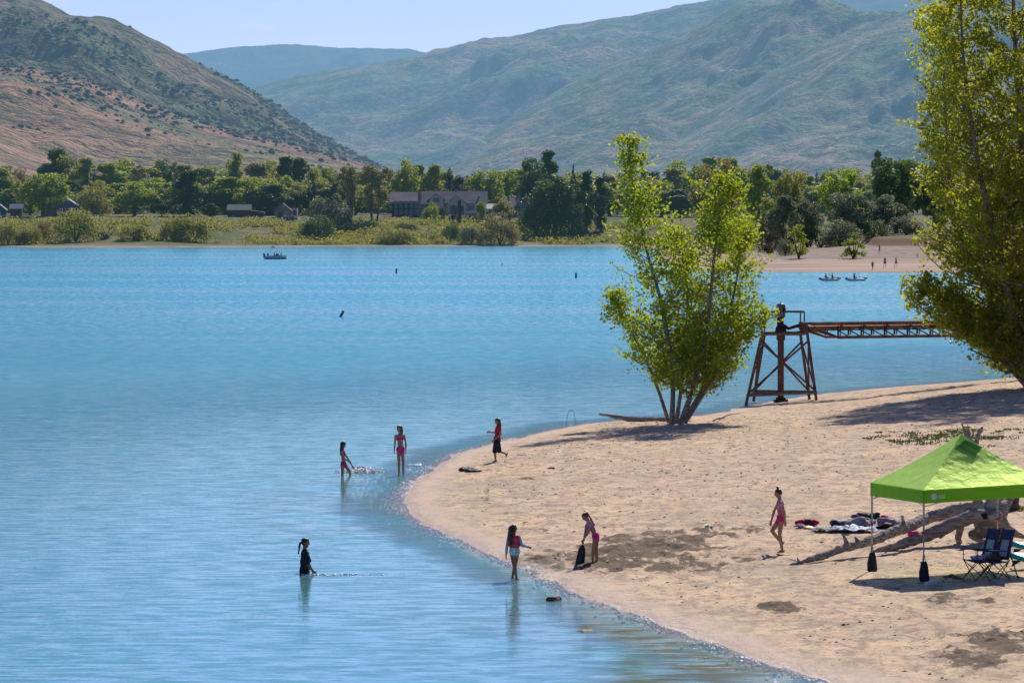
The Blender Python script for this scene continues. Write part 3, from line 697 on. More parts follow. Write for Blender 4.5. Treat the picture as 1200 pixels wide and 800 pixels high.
T(586, 285, 247, 46, 'willow', 'f_tan', 'willow_shrub', 'big tan yellow bush on the bank below the ranch house right end', 'shrub', Y=1318)
T(529, 281, 262, 24, 'willow', 'f_dark', 'bank_shrub', 'dark green shrub on the bank below the dead trunk', 'shrub', Y=1336)
T(552, 285, 262, 34, 'willow', 'f_silver', 'bank_shrub', 'grey olive shrub just left of the big tan bush', 'shrub', Y=1320)
T(477, 280, 258, 30, 'willow', 'f_light', 'bank_shrub', 'light shrub halfway up the bank below the lawn table', 'shrub', Y=1362)
T(464, 285, 267, 52, 'willow', 'f_light', 'bank_shrub', 'wide low shrub on the bank right of the bare stemmed cottonwoods', 'shrub', Y=1322)
T(512, 284, 272, 22, 'willow', 'f_light', 'bank_shrub', 'small low shrub left of the dark bank shrub', 'shrub', Y=1326)
for i, (a, b_, c_) in enumerate([(262, 282, 264), (283, 281, 262), (303, 280, 263), (322, 282, 266), (275, 286, 272), (300, 286, 271), (325, 286, 273), (250, 284, 262)]):
    T(a, b_, c_, 26, 'willow', 'f_silver', 'bank_shrub', 'grey green low shrub on the bank below the green roofed barn', 'shrub', Y=1372-(b_-280)*4.2, group='grey green shrubs below the barn')
# skyline trees of the far band
sky_l = [(0, 196), (12, 192), (35, 205), (68, 173), (85, 180), (100, 184), (125, 190), (145, 184), (160, 195), (176, 196), (198, 186), (216, 192), (237, 196), (252, 193), (277, 177), (300, 190), (320, 186), (334, 182), (351, 184), (366, 196),
         (385, 196), (425, 200), (455, 205), (490, 192), (520, 200), (552, 203), (583, 200), (606, 197), (660, 200), (690, 207), (715, 205), (740, 205), (765, 200), (790, 196), (805, 186), (830, 183), (855, 184), (875, 196), (889, 191), (908, 198), (926, 196), (948, 205), (970, 200), (1010, 196), (1040, 188), (1065, 186), (1090, 190), (1115, 188), (1145, 190), (1180, 188)]
kinds = ['oval', 'round', 'tall', 'oval', 'round', 'poplar']; mats = ['f_green', 'f_green', 'f_light', 'f_dark', 'f_green', 'f_tan']
for i, (px, top) in enumerate(sky_l):
    side = px < 400; k = kinds[i % 6]
    reg = 'left of the bare stemmed cottonwoods' if px < 400 else ('right of the ranch house' if px < 730 else 'above the small far beach')
    T(px, 0, top, random.uniform(42, 58) if k not in ('poplar', 'tall') else random.uniform(22, 34), k, mats[(i*5+i//6) % 6], 'woodland_tree',
      'tree in the distant woodland top row '+reg, Y=1530+random.uniform(-30, 60), group='top row of the distant woodland '+reg)
for i, (px, top) in enumerate([(103, 199), (111, 201), (340, 196), (250, 206), (957, 200), (708, 200), (770, 204), (20, 210)]):
    T(px, 0, top, 15, 'conifer', 'f_conifer', 'spruce_tree', 'small dark spruce point among the distant woodland crowns', 'conifer', Y=1480, group='dark spruces among the woodland')
for i in range(64):
    px = -60+i*20+random.uniform(-6, 6)
    if 440 < px < 620: top = random.uniform(214, 224)
    else: top = random.uniform(208, 228)
    T(px, 0, top-4, random.uniform(42, 58), ['round', 'oval', 'round'][i % 3], ['f_green', 'f_dark', 'f_green', 'f_light'][(i*7) % 4], 'woodland_tree',
      'rounded tree in the middle row of the distant woodland', Y=(1425 if not (440 < px < 625 or px < 30 or 60 < px < 95) else 1470)+random.uniform(0, 40), group='middle row of the distant woodland')
# wooded ground far behind, reads as one mass
r = np.random.default_rng(99); C = []
for i in range(520):
    Yw = r.uniform(1620, 2300); x = r.uniform(-.22, .22)*Yw; z = fgh(x, Yw)
    hh = r.uniform(9, 17)
    C.append(inball(46, r)*np.array([6, 6, hh*.5])+np.array([x, Yw, z+hh*.5]))
C = np.concatenate(C); V, Fc, t = leafcloud(C, 2.6, r)
tag(npmesh('distant_woodland', V, Fc, M['f_green'], smooth=False, attrs={'tint': ('FACE', t)}), 'hazy mass of woodland far behind the lakeside trees', 'woodland', kind='stuff')
r = np.random.default_rng(71); C = []
for i in range(420):
    Yw = r.uniform(1462, 1530); px = r.uniform(-120, 760); x = (px-600)/F*Yw; hh = r.uniform(5, 9); z = fgh(x, Yw)
    C.append(inball(60, r)*np.array([3.6, 3, hh*.5])+np.array([x, Yw, z+hh*.45]))
C = np.concatenate(C); V, Fc, t = leafcloud(C, 1.1, r)
tag(npmesh('undergrowth', V, Fc, M['f_dark'], smooth=False, attrs={'tint': ('FACE', t)}), 'dark shaded undergrowth below the woodland crowns', 'undergrowth', kind='stuff')
# right hand beach trees
T(918, 0, 228, 34, 'oval', 'f_silver', 'olive_tree', 'grey green tree standing behind the slender bright sapling', Y=880)
T(945, 0, 231, 44, 'round', 'f_silver', 'olive_tree', 'brownish silver tree between the two bright saplings', Y=890)
T(902, 0, 246, 34, 'willow', 'f_brown', 'olive_tree', 'pale brown brushy tree just right of the leafy beach cottonwood', Y=895)
T(995, 0, 224, 60, 'round', 'f_silver', 'olive_tree', 'large silver leaved tree behind the bushy bright sapling', Y=905)
T(985, 0, 254, 54, 'willow', 'f_silver', 'olive_tree', 'low silver leaved tree just left of the bushy bright sapling', Y=875)
T(1035, 0, 227, 60, 'round', 'f_silver', 'olive_tree', 'silver leaved tree above the left end of the red bank', Y=915)
T(1022, 0, 256, 44, 'willow', 'f_dark', 'bank_shrub', 'dark shrub directly above the left end of the red bank', 'shrub', Y=900)
T(1062, 0, 250, 50, 'willow', 'f_silver', 'bank_shrub', 'silvery shrub above the red bank, near the tall cottonwood', 'shrub', Y=905)
T(962, 0, 262, 40, 'willow', 'f_dark', 'bank_shrub', 'dark shrub between the bright saplings in the shade', 'shrub', Y=885)
T(1050, 0, 184, 62, 'round', 'f_dark', 'broadleaf_tree', 'large dark tree behind the silver leaved trees at the right', Y=960)
T(1030, 0, 174, 18, 'poplar', 'f_silver', 'poplar_tree', 'sparse grey poplar top behind the large dark tree', Y=1100)
T(986, 0, 195, 54, 'round', 'f_bright', 'broadleaf_tree', 'bright green tall tree behind the silver leaved trees', Y=980)
T(926, 0, 199, 44, 'round', 'f_light', 'broadleaf_tree', 'light olive tree behind the grey green tree', Y=1050)
T(889, 0, 192, 40, 'oval', 'f_green', 'broadleaf_tree', 'mid green tree just above the right crown of the leafy beach cottonwood', Y=1060)
T(838, 0, 183, 54, 'round', 'f_tan', 'broadleaf_tree', 'wide brownish green tree behind the gap in the leafy beach cottonwood', Y=1080)
T(1095, 0, 200, 60, 'round', 'f_dark', 'broadleaf_tree', 'dark tree behind the tall right cottonwood', Y=960)
T(1150, 0, 205, 80, 'round', 'f_dark', 'broadleaf_tree', 'wide dark tree hidden behind the trunk side of the tall right cottonwood', Y=950)
T(868, 0, 240, 44, 'willow', 'f_green', 'bank_shrub', 'green shrub at the left end of the far beach', 'shrub', Y=930)
T(835, 0, 248, 44, 'willow', 'f_dark', 'bank_shrub', 'dark shrub beyond the stems of the leafy beach cottonwood', 'shrub', Y=930)
T(936, 303, 262, 26, 'sapling', 'f_bright', 'sapling', 'slender bright green sapling on the far beach', 'sapling')
T(1000, 303, 272, 32, 'sapling', 'f_bright', 'sapling', 'short bushy bright green sapling on the far beach', 'sapling')
T(920, 300, 279, 20, 'willow', 'f_silver', 'beach_shrub', 'small grey shrub left of the slender bright sapling', 'shrub')
T(900, 297, 284, 18, 'willow', 'f_brown', 'beach_shrub', 'low grey brown brush at the left of the far beach', 'shrub')

# tufts on the bank, nobody could count them
r = np.random.default_rng(5); C = []
for i in range(5200):
    px = r.uniform(-80, 780); Y0 = r.uniform(1292, 1395); x = (px-600)/F*Y0; h, d = far_h(np.array([x]), np.array([Y0]))
    if d[0] < 7 or (d[0] > 78 and px < 740) or fbm(np.array([x/14]), np.array([Y0/14]), 3, 12)[0] < .40: continue
    s = r.uniform(.5, 1.9); C.append(inball(16, r)*np.array([s*1.3, s*1.3, s*.8])+np.array([x, Y0, h[0]+s*.5]))
C = np.concatenate(C); V, Fc, t = leafcloud(C, .62, r)
tag(npmesh('bank_brush', V, Fc, M['f_light'], smooth=False, attrs={'tint': ('FACE', t)}), 'low brush and tall grass covering the far bank', 'brush', kind='stuff')

# ------------------------------------------------------------------ near trees
def limb_curve(a, b, r, sag=.1, n=5):
    out = []
    for i in range(n+1):
        t = i/n; q = a+(b-a)*t; q = q+np.array([0, 0, sag*np.linalg.norm(b-a)*math.sin(math.pi*t)*.5]); 
        if 0 < i < n: q = q+r.normal(size=3)*.03*np.linalg.norm(b-a)
        out.append(q)
    return out
def big_tree(name, label, base, stems, leaf_size, nleaf, mat, seed, twig=.5, clump=.34, nbr=70, dens=None, bare=0):
    """stems: list of (points [world], stem radius at base, crown radii along the stem, weight)"""
    r = np.random.default_rng(seed); t = thing(name, label, 'tree', base); base = np.array(base, float)
    tr = MB(); br = MB(); C = []; W = []
    for pts, rad, crad, wgt, t0 in stems:
        P = np.array(catmull([np.array(p)-base for p in pts], 5)); n = len(P)
        tr.tube(P, [rad*(1-.9*i/(n-1)) for i in range(n)], 8, .05)
        L_ = len(crad); nb = int(nbr*wgt)
        for k in range(nb):
            s = t0+(1-t0)*(k+r.random())/nb; f = s*(n-1); i = min(int(f), n-2); o = P[i]+(P[i+1]-P[i])*(f-i)
            cr = np.interp(s, np.linspace(t0, 1, L_), crad)*r.uniform(.45, 1.15)
            a = r.uniform(0, 2*math.pi); up = r.uniform(.15, .95)
            d = np.array([math.cos(a), math.sin(a), up]); e = o+d*cr
            e[2] = max(e[2], .5)
            path = limb_curve(o, e, r, -.12, 5)
            rb = max(.012, rad*(1-.9*s)*.33)
            br.tube(path, [rb*(1-.75*q/5) for q in range(6)], 4, 0, False)
            ln = np.linalg.norm(e-o)
            m_ = max(3, int(ln*4.2))
            for q in range(m_):
                u = (q+r.random())/m_
                if u < .22 and ln > 1: continue
                f2 = u*5; j = min(int(f2), 4); c0 = path[j]+(path[j+1]-path[j])*(f2-j)
                # side twig
                dv = r.normal(size=3)*np.array([1, 1, .8]); dv[2] += .35; dv /= np.linalg.norm(dv)
                tl = twig*r.uniform(.3, 1.2)*(1.15-.6*u)
                C.append(c0+dv*tl); W.append(r.uniform(.6, 1.3))
                if r.random() < .5: br.tube([c0, c0+dv*tl], [.008, .004], 3, 0, False)
                C.append(c0+dv*tl*.5); W.append(.6)
    C = np.array(C); W = np.array(W); W /= W.sum(); pk = r.choice(len(C), nleaf, p=W)
    q = r.normal(size=(nleaf, 3))*clump*np.array([1, 1, .8])*r.uniform(.4, 1, (nleaf, 1))
    Q = C[pk]+q; Q[:, 2] = np.maximum(Q[:, 2], .3)
    V, Fc, tt = leafcloud(Q, leaf_size, r, aspect=.85, up=.1)
    shade = r.random(len(C))[pk]
    npmesh('crown', V, Fc, mat, t, smooth=False, attrs={'tint': ('FACE', np.clip(.55*tt+.45*shade, 0, 1))})
    tr.build('trunk', M['bark'], t, smooth=True); br.build('branch', M['bark'], t, smooth=True)
    return t
b0 = nearhit(794, 496); Y0 = b0[1]
def pp(px, py, dy=0): return at(px, py, Y0+dy)
K0 = F/Y0; q = lambda *a: [v/K0 for v in a]
st = [
 ([pp(787, 498), pp(788, 440, -.3), pp(776, 360, -.6), pp(757, 290, -.5), pp(743, 225), pp(735, 166)], .11, q(76, 76, 56, 44, 34, 26, 14), 1.25, .16),
 ([pp(792, 498, .3), pp(800, 440, .8), pp(806, 360, 1.2), pp(801, 310, 1.2), pp(796, 272, 1)], .09, q(58, 54, 38, 24, 14), .75, .18),
 ([pp(797, 497, -.2), pp(812, 455, -.8), pp(828, 390, -1.2), pp(836, 310, -1.0), pp(844, 250, -.4), pp(850, 214)], .12, q(66, 68, 56, 46, 38, 20), 1.2, .16),
 ([pp(802, 494, .4), pp(824, 455, 1), pp(846, 400, 1.6), pp(862, 335, 1.6), pp(872, 268, 1)], .13, q(62, 58, 44, 34, 14), 1.1, .2),
 ([pp(806, 490, -.4), pp(832, 450, -.5), pp(862, 405, -.4), pp(893, 368)], .09, q(46, 44, 34, 16), .55, .3),
 ([pp(784, 495, .8), pp(765, 440, 1), pp(738, 385, .8), pp(716, 345, .5)], .08, q(44, 42, 30, 14), .55, .3)]
big_tree('cottonwood_tree', 'leafy multi-stemmed bright green cottonwood at the point of the beach', b0-np.array([0, 0, .15]), st, .130, 27000, M['leaf'], 3, .45, .22, 95)
YR = 199.0; bt = np.array([(1214-600)/F*YR, YR, 0]); bt[2] = gh(bt[0], bt[1])
def pr_(px, py, dy=0): return at(px, py, YR+dy)
KR = F/YR; q = lambda *a: [v/KR for v in a]
st = [
 ([pr_(1214, 458), pr_(1208, 330), pr_(1200, 200), pr_(1190, 60), pr_(1185, -80)], .30, q(95, 115, 110, 100, 70, 30), 2.2, .06),
 ([pr_(1208, 457, -.5), pr_(1180, 330, -1.5), pr_(1150, 210, -2.5), pr_(1130, 80, -2.5), pr_(1125, -30, -2)], .2, q(90, 92, 70, 58, 54, 26), 2.6, .07),
 ([pr_(1206, 456, .5), pr_(1160, 350, 1.8), pr_(1118, 240, 2.5), pr_(1108, 130, 2.5), pr_(1105, 20, 2)], .2, q(84, 78, 50, 46, 44, 34), 2.5, .1),
 ([pr_(1220, 457, .5), pr_(1250, 330, 1), pr_(1275, 200, 1), pr_(1285, 60, 1), pr_(1280, -60, 1)], .24, q(100, 110, 100, 80, 40), 1.7, .08),
 ([pr_(1218, 457, -1), pr_(1230, 330, -3), pr_(1240, 200, -3.4), pr_(1240, 40, -3), pr_(1230, -120, -2)], .26, q(95, 100, 95, 75, 30), 1.7, .08),
 ([pr_(1208, 455, 1), pr_(1165, 400, 1), pr_(1120, 365, 0), pr_(1078, 335, -1)], .12, q(52, 58, 44, 22), 1.0, .1),
 ([pr_(1206, 456, .6), pr_(1155, 405, .4), pr_(1100, 376, -.6), pr_(1066, 348, -1.4)], .10, q(48, 40, 28, 14), .5, .12),
 ([pr_(1208, 456, -1), pr_(1180, 420, -1.5), pr_(1150, 400, -2), pr_(1115, 385, -2)], .09, q(36, 40, 38, 26), .7, .15)]
big_tree('cottonwood_tree', 'tall dense dark olive cottonwood filling the right edge of the beach', bt-np.array([0, 0, .2]), st, 0.162, 84000, M['leaf2'], 8, .46, .23, 80)
#PART2
# ------------------------------------------------------------------ people
M['skin'] = simple('skin', (.42, .22, .13), .55, (.36, .18, .105), 6)
M['skin_dark'] = simple('skin_tanned', (.27, .13, .075), .55, (.23, .11, .06), 6)
M['hair'] = simple('hair_dark', (.022, .014, .010), .5, (.05, .03, .02), 20)
M['hair_brown'] = simple('hair_brown', (.075, .04, .022), .5, (.12, .065, .035), 20)
M['eye'] = simple('eye', (.02, .015, .012), .2)
M['mouth'] = simple('lips', (.35, .10, .08), .5)
M['pink'] = simple('pink_fabric', (.72, .03, .22), .7, (.60, .02, .17), 5, translucent=.15)
M['hotpink'] = simple('hot_pink_fabric', (.85, .03, .30), .7, (.72, .02, .24), 5, translucent=.15)
M['red'] = simple('red_fabric', (.62, .015, .05), .8, (.45, .01, .04), 6, translucent=.1)
M['black'] = simple('black_fabric', (.012, .013, .022), .85, (.02, .02, .032), 6)
M['sky_sleeve'] = simple('blue_fabric', (.13, .36, .50), .8, (.25, .48, .58), 14)
def floral(name, cols, scale=26):
    m, nt, out = newmat(name); p = nt.nodes.new('ShaderNodeBsdfPrincipled'); p.inputs['Roughness'].default_value = .8
    vo = nt.nodes.new('ShaderNodeTexVoronoi'); vo.inputs['Scale'].default_value = scale; L(nt, objpos(nt), vo.inputs['Vector'])
    sx = nt.nodes.new('ShaderNodeSeparateColor'); L(nt, vo.outputs['Color'], sx.inputs[0])
    cr = nt.nodes.new('ShaderNodeValToRGB'); cr.color_ramp.interpolation = 'CONSTANT'; e = cr.color_ramp.elements
    e[0].color = (*cols[0], 1); e[1].position = 1/len(cols); e[1].color = (*cols[1], 1)
    for i in range(2, len(cols)):
        k = e.new(i/len(cols)); k.color = (*cols[i], 1)
    L(nt, sx.outputs[0], cr.inputs[0]); L(nt, cr.outputs[0], p.inputs['Base Color']); L(nt, p.outputs[0], out.inputs['Surface']); return m
M['floral'] = floral('floral_print', [(.75, .16, .20), (.72, .08, .22), (.20, .30, .40), (.78, .36, .32), (.55, .08, .22)])
M['vestprint'] = floral('vest_print', [(.62, .02, .06), (.68, .03, .10), (.10, .05, .08), (.60, .02, .05), (.10, .14, .22)], 12)
M['bottomprint'] = floral('leaf_print', [(.22, .50, .52), (.60, .62, .58), (.10, .30, .36), (.45, .62, .62)], 30)

def capsule(mb, a, b, ra, rb, n=12):
    a = Vector(a); b = Vector(b); d = b-a; L_ = d.length
    if L_ < 1e-6: mb.ell(a, (ra, ra, ra), n, 8); return
    z = d/L_; u = z.cross(Vector((0, 0, 1)) if abs(z.z) < .9 else Vector((1, 0, 0))).normalized(); w_ = z.cross(u)
    vs = []; rings = []
    for th in (-80, -50, -20): rings.append((a+z*ra*math.sin(R(th)), ra*math.cos(R(th))))
    rings += [(a, ra), (b, rb)]
    for th in (20, 50, 80): rings.append((b+z*rb*math.sin(R(th)), rb*math.cos(R(th))))
    for c, rr in rings:
        for k in range(n):
            t = 2*math.pi*k/n; vs.append(c+(u*math.cos(t)+w_*math.sin(t))*rr)
    fs = []
    for i in range(len(rings)-1):
        for k in range(n): fs.append((i*n+k, i*n+(k+1) % n, (i+1)*n+(k+1) % n, (i+1)*n+k))
    fs.append(tuple(reversed(range(n)))); fs.append(tuple(range((len(rings)-1)*n, len(rings)*n)))
    mb.add(vs, fs)

def person(label, loc, J, face, look=None, s=1.0, skin='skin', vox=.0085, group=None, curl=.5, detail=True, footdir=None, cat='person'):
    """J: joints in metres, local: x right, y away, z up. face: body heading (x,y)"""
    J = {k: Vector([float(c) for c in v]) for k, v in J.items()}
    f = Vector((face[0], face[1], 0)).normalized(); side = Vector((-f.y, f.x, 0))   # side: the body's left
    lk = Vector(look).normalized() if look else f
    t = thing('person', label, cat, loc, 0, group)
    mb = MB()
    up = (J['neck']-J['pelvis']).normalized()
    fw = (f-up*f.dot(up)).normalized(); sd = up.cross(fw)
    Mx = Matrix((sd, fw, up)).transposed()
    mid = (J['neck']+J['pelvis'])/2; ch = J['pelvis'].lerp(J['neck'], .74); wa = J['pelvis'].lerp(J['neck'], .38)
    tl = (J['neck']-J['pelvis']).length
    mb.ell(ch, (.135*s, .088*s, tl*.32), 16, 10, Mx); mb.ell(wa, (.105*s, .075*s, tl*.34), 16, 10, Mx)
    mb.ell(J['pelvis']+up*.01, (.138*s, .098*s, .115*s), 16, 10, Mx)
    hu = (J['head']-J['neck']).normalized(); lf = (lk-hu*lk.dot(hu)).normalized(); ls = hu.cross(lf); MH = Matrix((ls, lf, hu)).transposed()
    hd = J['head']
    capsule(mb, J['neck']-up*.03, hd-lf*.012*s-hu*.05*s, .052*s, .043*s)
    mb.ell(hd+hu*.015*s, (.073*s, .088*s, .095*s), 18, 12, MH)
    mb.ell(hd+lf*.022*s-hu*.055*s, (.052*s, .058*s, .055*s), 14, 10, MH)     # jaw
    if detail:
        capsule(mb, hd+lf*.082*s+hu*.008*s, hd+lf*.102*s-hu*.022*s, .008*s, .013*s, 8)   # nose
        for e in (-1, 1): mb.ell(hd+ls*.075*s*e-hu*.005*s, (.010*s, .018*s, .028*s), 8, 6, MH)   # ears
    bones = {'torso': (J['pelvis']-up*.06, J['neck']+up*.02, .12*s), 'head': (hd-hu*.08*s, hd+hu*.06*s, .08*s)}
    for S in 'LR':
        sh, el, wr = J['sh'+S], J['el'+S], J['wr'+S]
        capsule(mb, J['neck']-up*.045, sh, .048*s, .047*s)
        capsule(mb, sh, el, .043*s, .033*s); capsule(mb, el, el.lerp(wr, .3), .034*s, .035*s); capsule(mb, el.lerp(wr, .3), wr, .035*s, .023*s)
        bones['uarm'+S] = (sh, el, .04*s); bones['farm'+S] = (el, wr, .03*s); bones['hand'+S] = (wr, wr+(wr-el).normalized()*.15*s, .04*s)
        hd_ = (wr-el).normalized(); pd = J.get('palm'+S, f)
        pn = (side if S == 'L' else -side); pn = (pn-hd_*pn.dot(hd_));
        pn = pn.normalized() if pn.length > .1 else hd_.orthogonal().normalized()
        pw = hd_.cross(pn)
        pa = wr+hd_*.012*s; pb = wr+hd_*.072*s
        for q_ in (-.020, -.007, .007, .020): capsule(mb, pa+pw*q_*s*.7, pb+pw*q_*s, .014*s, .012*s, 8)
        for i, (q_, ln) in enumerate(zip((-.028, -.009, .010, .028), (.058, .070, .073, .062))):
            a_ = pb+pw*q_*s; d1 = (hd_-pn*curl*.35+pw*q_*5).normalized(); d2 = (hd_-pn*curl).normalized()
            m1 = a_+d1*ln*.55*s; capsule(mb, a_, m1, .0085*s, .008*s, 6); capsule(mb, m1, m1+d2*ln*.5*s, .008*s, .0068*s, 6)
        a_ = wr+hd_*.022*s-pw*.020*s; m1 = a_+(hd_*.5-pw*.8).normalized()*.034*s; capsule(mb, a_, m1, .011*s, .0095*s, 6); capsule(mb, m1, m1+(hd_*.9-pw*.3-pn*.3).normalized()*.028*s, .0095*s, .008*s, 6)
        hp, kn, an = J['hip'+S], J['kn'+S], J['an'+S]
        capsule(mb, hp, kn, .078*s, .050*s); m1 = kn.lerp(an, .28); capsule(mb, kn, m1, .048*s, .050*s); capsule(mb, m1, an, .050*s, .030*s)
        bones['thigh'+S] = (hp, kn, .065*s); bones['shin'+S] = (kn, an, .04*s)
        fd = Vector(J['foot'+S]).normalized() if 'foot'+S in J else f
        sf = fd.cross(Vector((0, 0, 1)));  sf = sf.normalized() if sf.length > .1 else Vector((0, 1, 0))
        dn = sf.cross(fd).normalized();  dn = dn if dn.dot(an-kn) > 0 else -dn
        hl = an+dn*.035*s-fd*.035*s; bl = an+dn*.045*s+fd*.10*s
        capsule(mb, hl, bl, .030*s, .025*s); capsule(mb, an, bl, .032*s, .022*s)
        for i, q_ in enumerate((-.028, -.014, 0, .014, .027)):
            capsule(mb, bl+sf*q_*s, bl+sf*q_*s*1.05+fd*(.042-.003*abs(i-1))*s+dn*.004, .011*s, .009*s, 6)
    body = remeshed(mb, 'body', M[skin], t, vox, 2)
    if detail:
        for e in (-1, 1):
            m_ = MB(); m_.ell(hd+lf*.083*s+ls*.030*s*e+hu*.012*s, (.012*s, .008*s, .007*s), 8, 6, MH); m_.build('eye', M['eye'], t, True)
        m_ = MB(); m_.ell(hd+lf*.080*s-hu*.048*s, (.022*s, .007*s, .007*s), 8, 6, MH); m_.build('mouth', M['mouth'], t, True)
    me = body.data; nv = len(me.vertices); co = np.empty(nv*3, np.float32); me.vertices.foreach_get('co', co); co = co.reshape(-1, 3)
    no = np.empty(nv*3, np.float32); me.vertices.foreach_get('normal', no); no = no.reshape(-1, 3)
    names = list(bones); dist = []; par = []
    for b_ in names:
        a_, c_, rr = bones[b_]; a_ = np.array(a_); c_ = np.array(c_); e = c_-a_; tt = ((co-a_)@e)/(e@e); tc_ = np.clip(tt, 0, 1)
        dist.append(np.linalg.norm(co-a_-tc_[:, None]*e, axis=1)/rr); par.append(tt)
    nb = np.argmin(dist, 0); par = np.array(par)
    up_t = par[names.index('torso')]
    faces = np.array([list(p.vertices) if len(p.vertices) == 4 else list(p.vertices)+[p.vertices[-1]] for p in me.polygons])
    def cloth(name, spec, off, mat, extra=None, wr_=0):
        ok = np.zeros(nv, bool)
        for b_, (t0, t1) in spec.items():
            i = names.index(b_); ok |= (nb == i) & (par[i] >= t0) & (par[i] <= t1)
        if extra is not None: ok |= extra(co, par, names)
        fm = ok[faces].all(1); ff = faces[fm]
        if not len(ff): return None
        used, inv = np.unique(ff, return_inverse=True); ff = inv.reshape(-1, 4)
        vv = co[used]+no[used]*off
        if wr_:
            vv = vv+no[used]*(fbm(vv[:, 0]*14+vv[:, 1]*9, vv[:, 2]*11, 3, 4)[:, None]-.3)*wr_
        return npmesh(name, vv, ff, M[mat], t)
    def blob(name, caps, mat, voxel=.011, sm=3, disp=.0):
        m_ = MB()
        for a_, b__, ra, rb in caps: capsule(m_, a_, b__, ra, rb)
        return remeshed(m_, name, M[mat], t, voxel, sm, disp, 9)
    return t, cloth, blob, dict(hd=hd, hu=hu, lf=lf, ls=ls, up=up, f=f, side=side, J=J, s=s, body=body, sd=sd, fw=fw)

def zj(ox, oy, zs, k, pts):
    return {n: ((p[0]-ox)/zs/k, p[2] if len(p) > 2 else 0, (oy-p[1])/zs/k) for n, p in pts.items()}
def hairlong(blob, h, down, back=.09, mat='hair', w=.065, vol=1.0):
    hd, hu, lf, ls, s = h['hd'], h['hu'], h['lf'], h['ls'], h['s']; dz = Vector((0, 0, -1))
    caps = [(hd+hu*.035*s-lf*.018*s, hd+hu*.03*s-lf*.035*s, .086*s, .086*s), (hd+hu*.05*s+lf*.02*s, hd+hu*.03*s-lf*.05*s, .066*s, .08*s)]
    for e in (-.6, 0, .6):
        a_ = hd-lf*.055*s+ls*e*.06*s; caps.append((a_, a_-lf*(back-.06)*s+dz*down*.55, .062*s*vol, .055*s*vol)); 
        caps.append((a_-lf*(back-.06)*s+dz*down*.55, a_-lf*(back-.05)*s+ls*e*.02+dz*down, .055*s*vol, .03*s*vol))
    return blob('hair', caps, mat, .011, 2, .012)
def haircap(blob, h, bun=None, mat='hair', tail=None):
    hd, hu, lf, ls, s = h['hd'], h['hu'], h['lf'], h['ls'], h['s']
    caps = [(hd+hu*.035*s-lf*.020*s, hd+hu*.02*s-lf*.032*s, .085*s, .083*s), (hd+hu*.055*s+lf*.015*s, hd+hu*.04*s-lf*.04*s, .06*s, .07*s)]
    o_ = blob('hair', caps, mat, .010, 2, .006)
    if bun is not None: blob('hair_bun', [(hd+hu*bun[0]*s-lf*bun[1]*s, hd+hu*(bun[0]+.02)*s-lf*bun[1]*s, .036*s, .034*s)], mat, .009, 1, .008)
    if tail: blob('ponytail', [(hd+Vector(tail[i]), hd+Vector(tail[i+1]), .030*s*(1-.12*i), .028*s*(1-.15*i)) for i in range(len(tail)-1)], mat, .009, 2, .01)

# two girls in the shallows
P0 = plane(405, 556)
J = zj(180, 630, 8.887, 36.8, dict(head=(157, 318), neck=(150, 375, 0), pelvis=(158, 510), shL=(153, 388, .13), elL=(205, 470, .16), wrL=(248, 540, .12), shR=(146, 390, -.13), elR=(160, 452, -.17), wrR=(212, 490, -.10),
   hipL=(166, 520, .075), knL=(222, 600, .08), anL=(235, 745, .1), hipR=(150, 522, -.075), knR=(147, 625, -.08), anR=(138, 750, -.08)))
t, cl, bl, h = person('smaller girl in a pink bikini splashing knee-deep in the lake', P0, J, (1, -.15), look=(1, -.1, -.25), s=.86)
cl('swim_bottom', {'torso': (-.3, .22), 'thighL': (-1, .10), 'thighR': (-1, .10)}, .007, 'pink'); cl('swim_top', {'torso': (.60, .88)}, .007, 'pink'); hairlong(bl, h, .34, .085, 'hair')
P0 = plane(470, 556.5)
J = zj(762, 630, 8.887, 36.8, dict(head=(742, 146), neck=(748, 205, 0), pelvis=(757, 350), shR=(706, 222, -.02), elR=(698, 300, 0), wrR=(693, 372, -.04), shL=(793, 220, .02), elL=(811, 298, .02), wrL=(812, 370, -.04),
   hipR=(736, 365, -.01), knR=(740, 490, -.04), anR=(740, 628, 0), hipL=(777, 365, .01), knL=(783, 492, .0), anL=(785, 632, .04)))
J = {k: ((v[0]), v[1], v[2]) for k, v in J.items()}
t, cl, bl, h = person('taller girl in a bright pink bikini standing ankle-deep in the lake', P0, J, (-.25, -1), look=(-.75, -.6, -.1), s=.92)
cl('swim_bottom', {'torso': (-.3, .17), 'thighL': (-1, .06), 'thighR': (-1, .06)}, .007, 'hotpink'); cl('swim_top', {'torso': (.62, .80)}, .007, 'hotpink'); hairlong(bl, h, .33, .08, 'hair_brown')
# walker in red shirt
P0 = nearhit(581, 541)
J = zj(225, 652, 10.667, 35.6, dict(head=(246, 150), neck=(258, 205, 0), pelvis=(243, 388), shR=(262, 222, -.0), elR=(288, 300, .0), wrR=(212, 368, .0), shL=(262, 222, 0), elL=(215, 288, 0), wrL=(155, 284, .0),
   hipL=(246, 395, 0), knL=(265, 515, -.04), anL=(352, 552, -.05), hipR=(236, 395, 0), knR=(212, 525, .05), anR=(224, 636, .05)))
for a_, dy in (('shR', .14), ('elR', .17), ('wrR', .14), ('shL', -.14), ('elL', -.17), ('wrL', -.12), ('hipL', -.075), ('knL', -.07), ('anL', -.07), ('hipR', .075), ('knR', .06), ('anR', .06)):
    J[a_] = (J[a_][0], dy, J[a_][2])
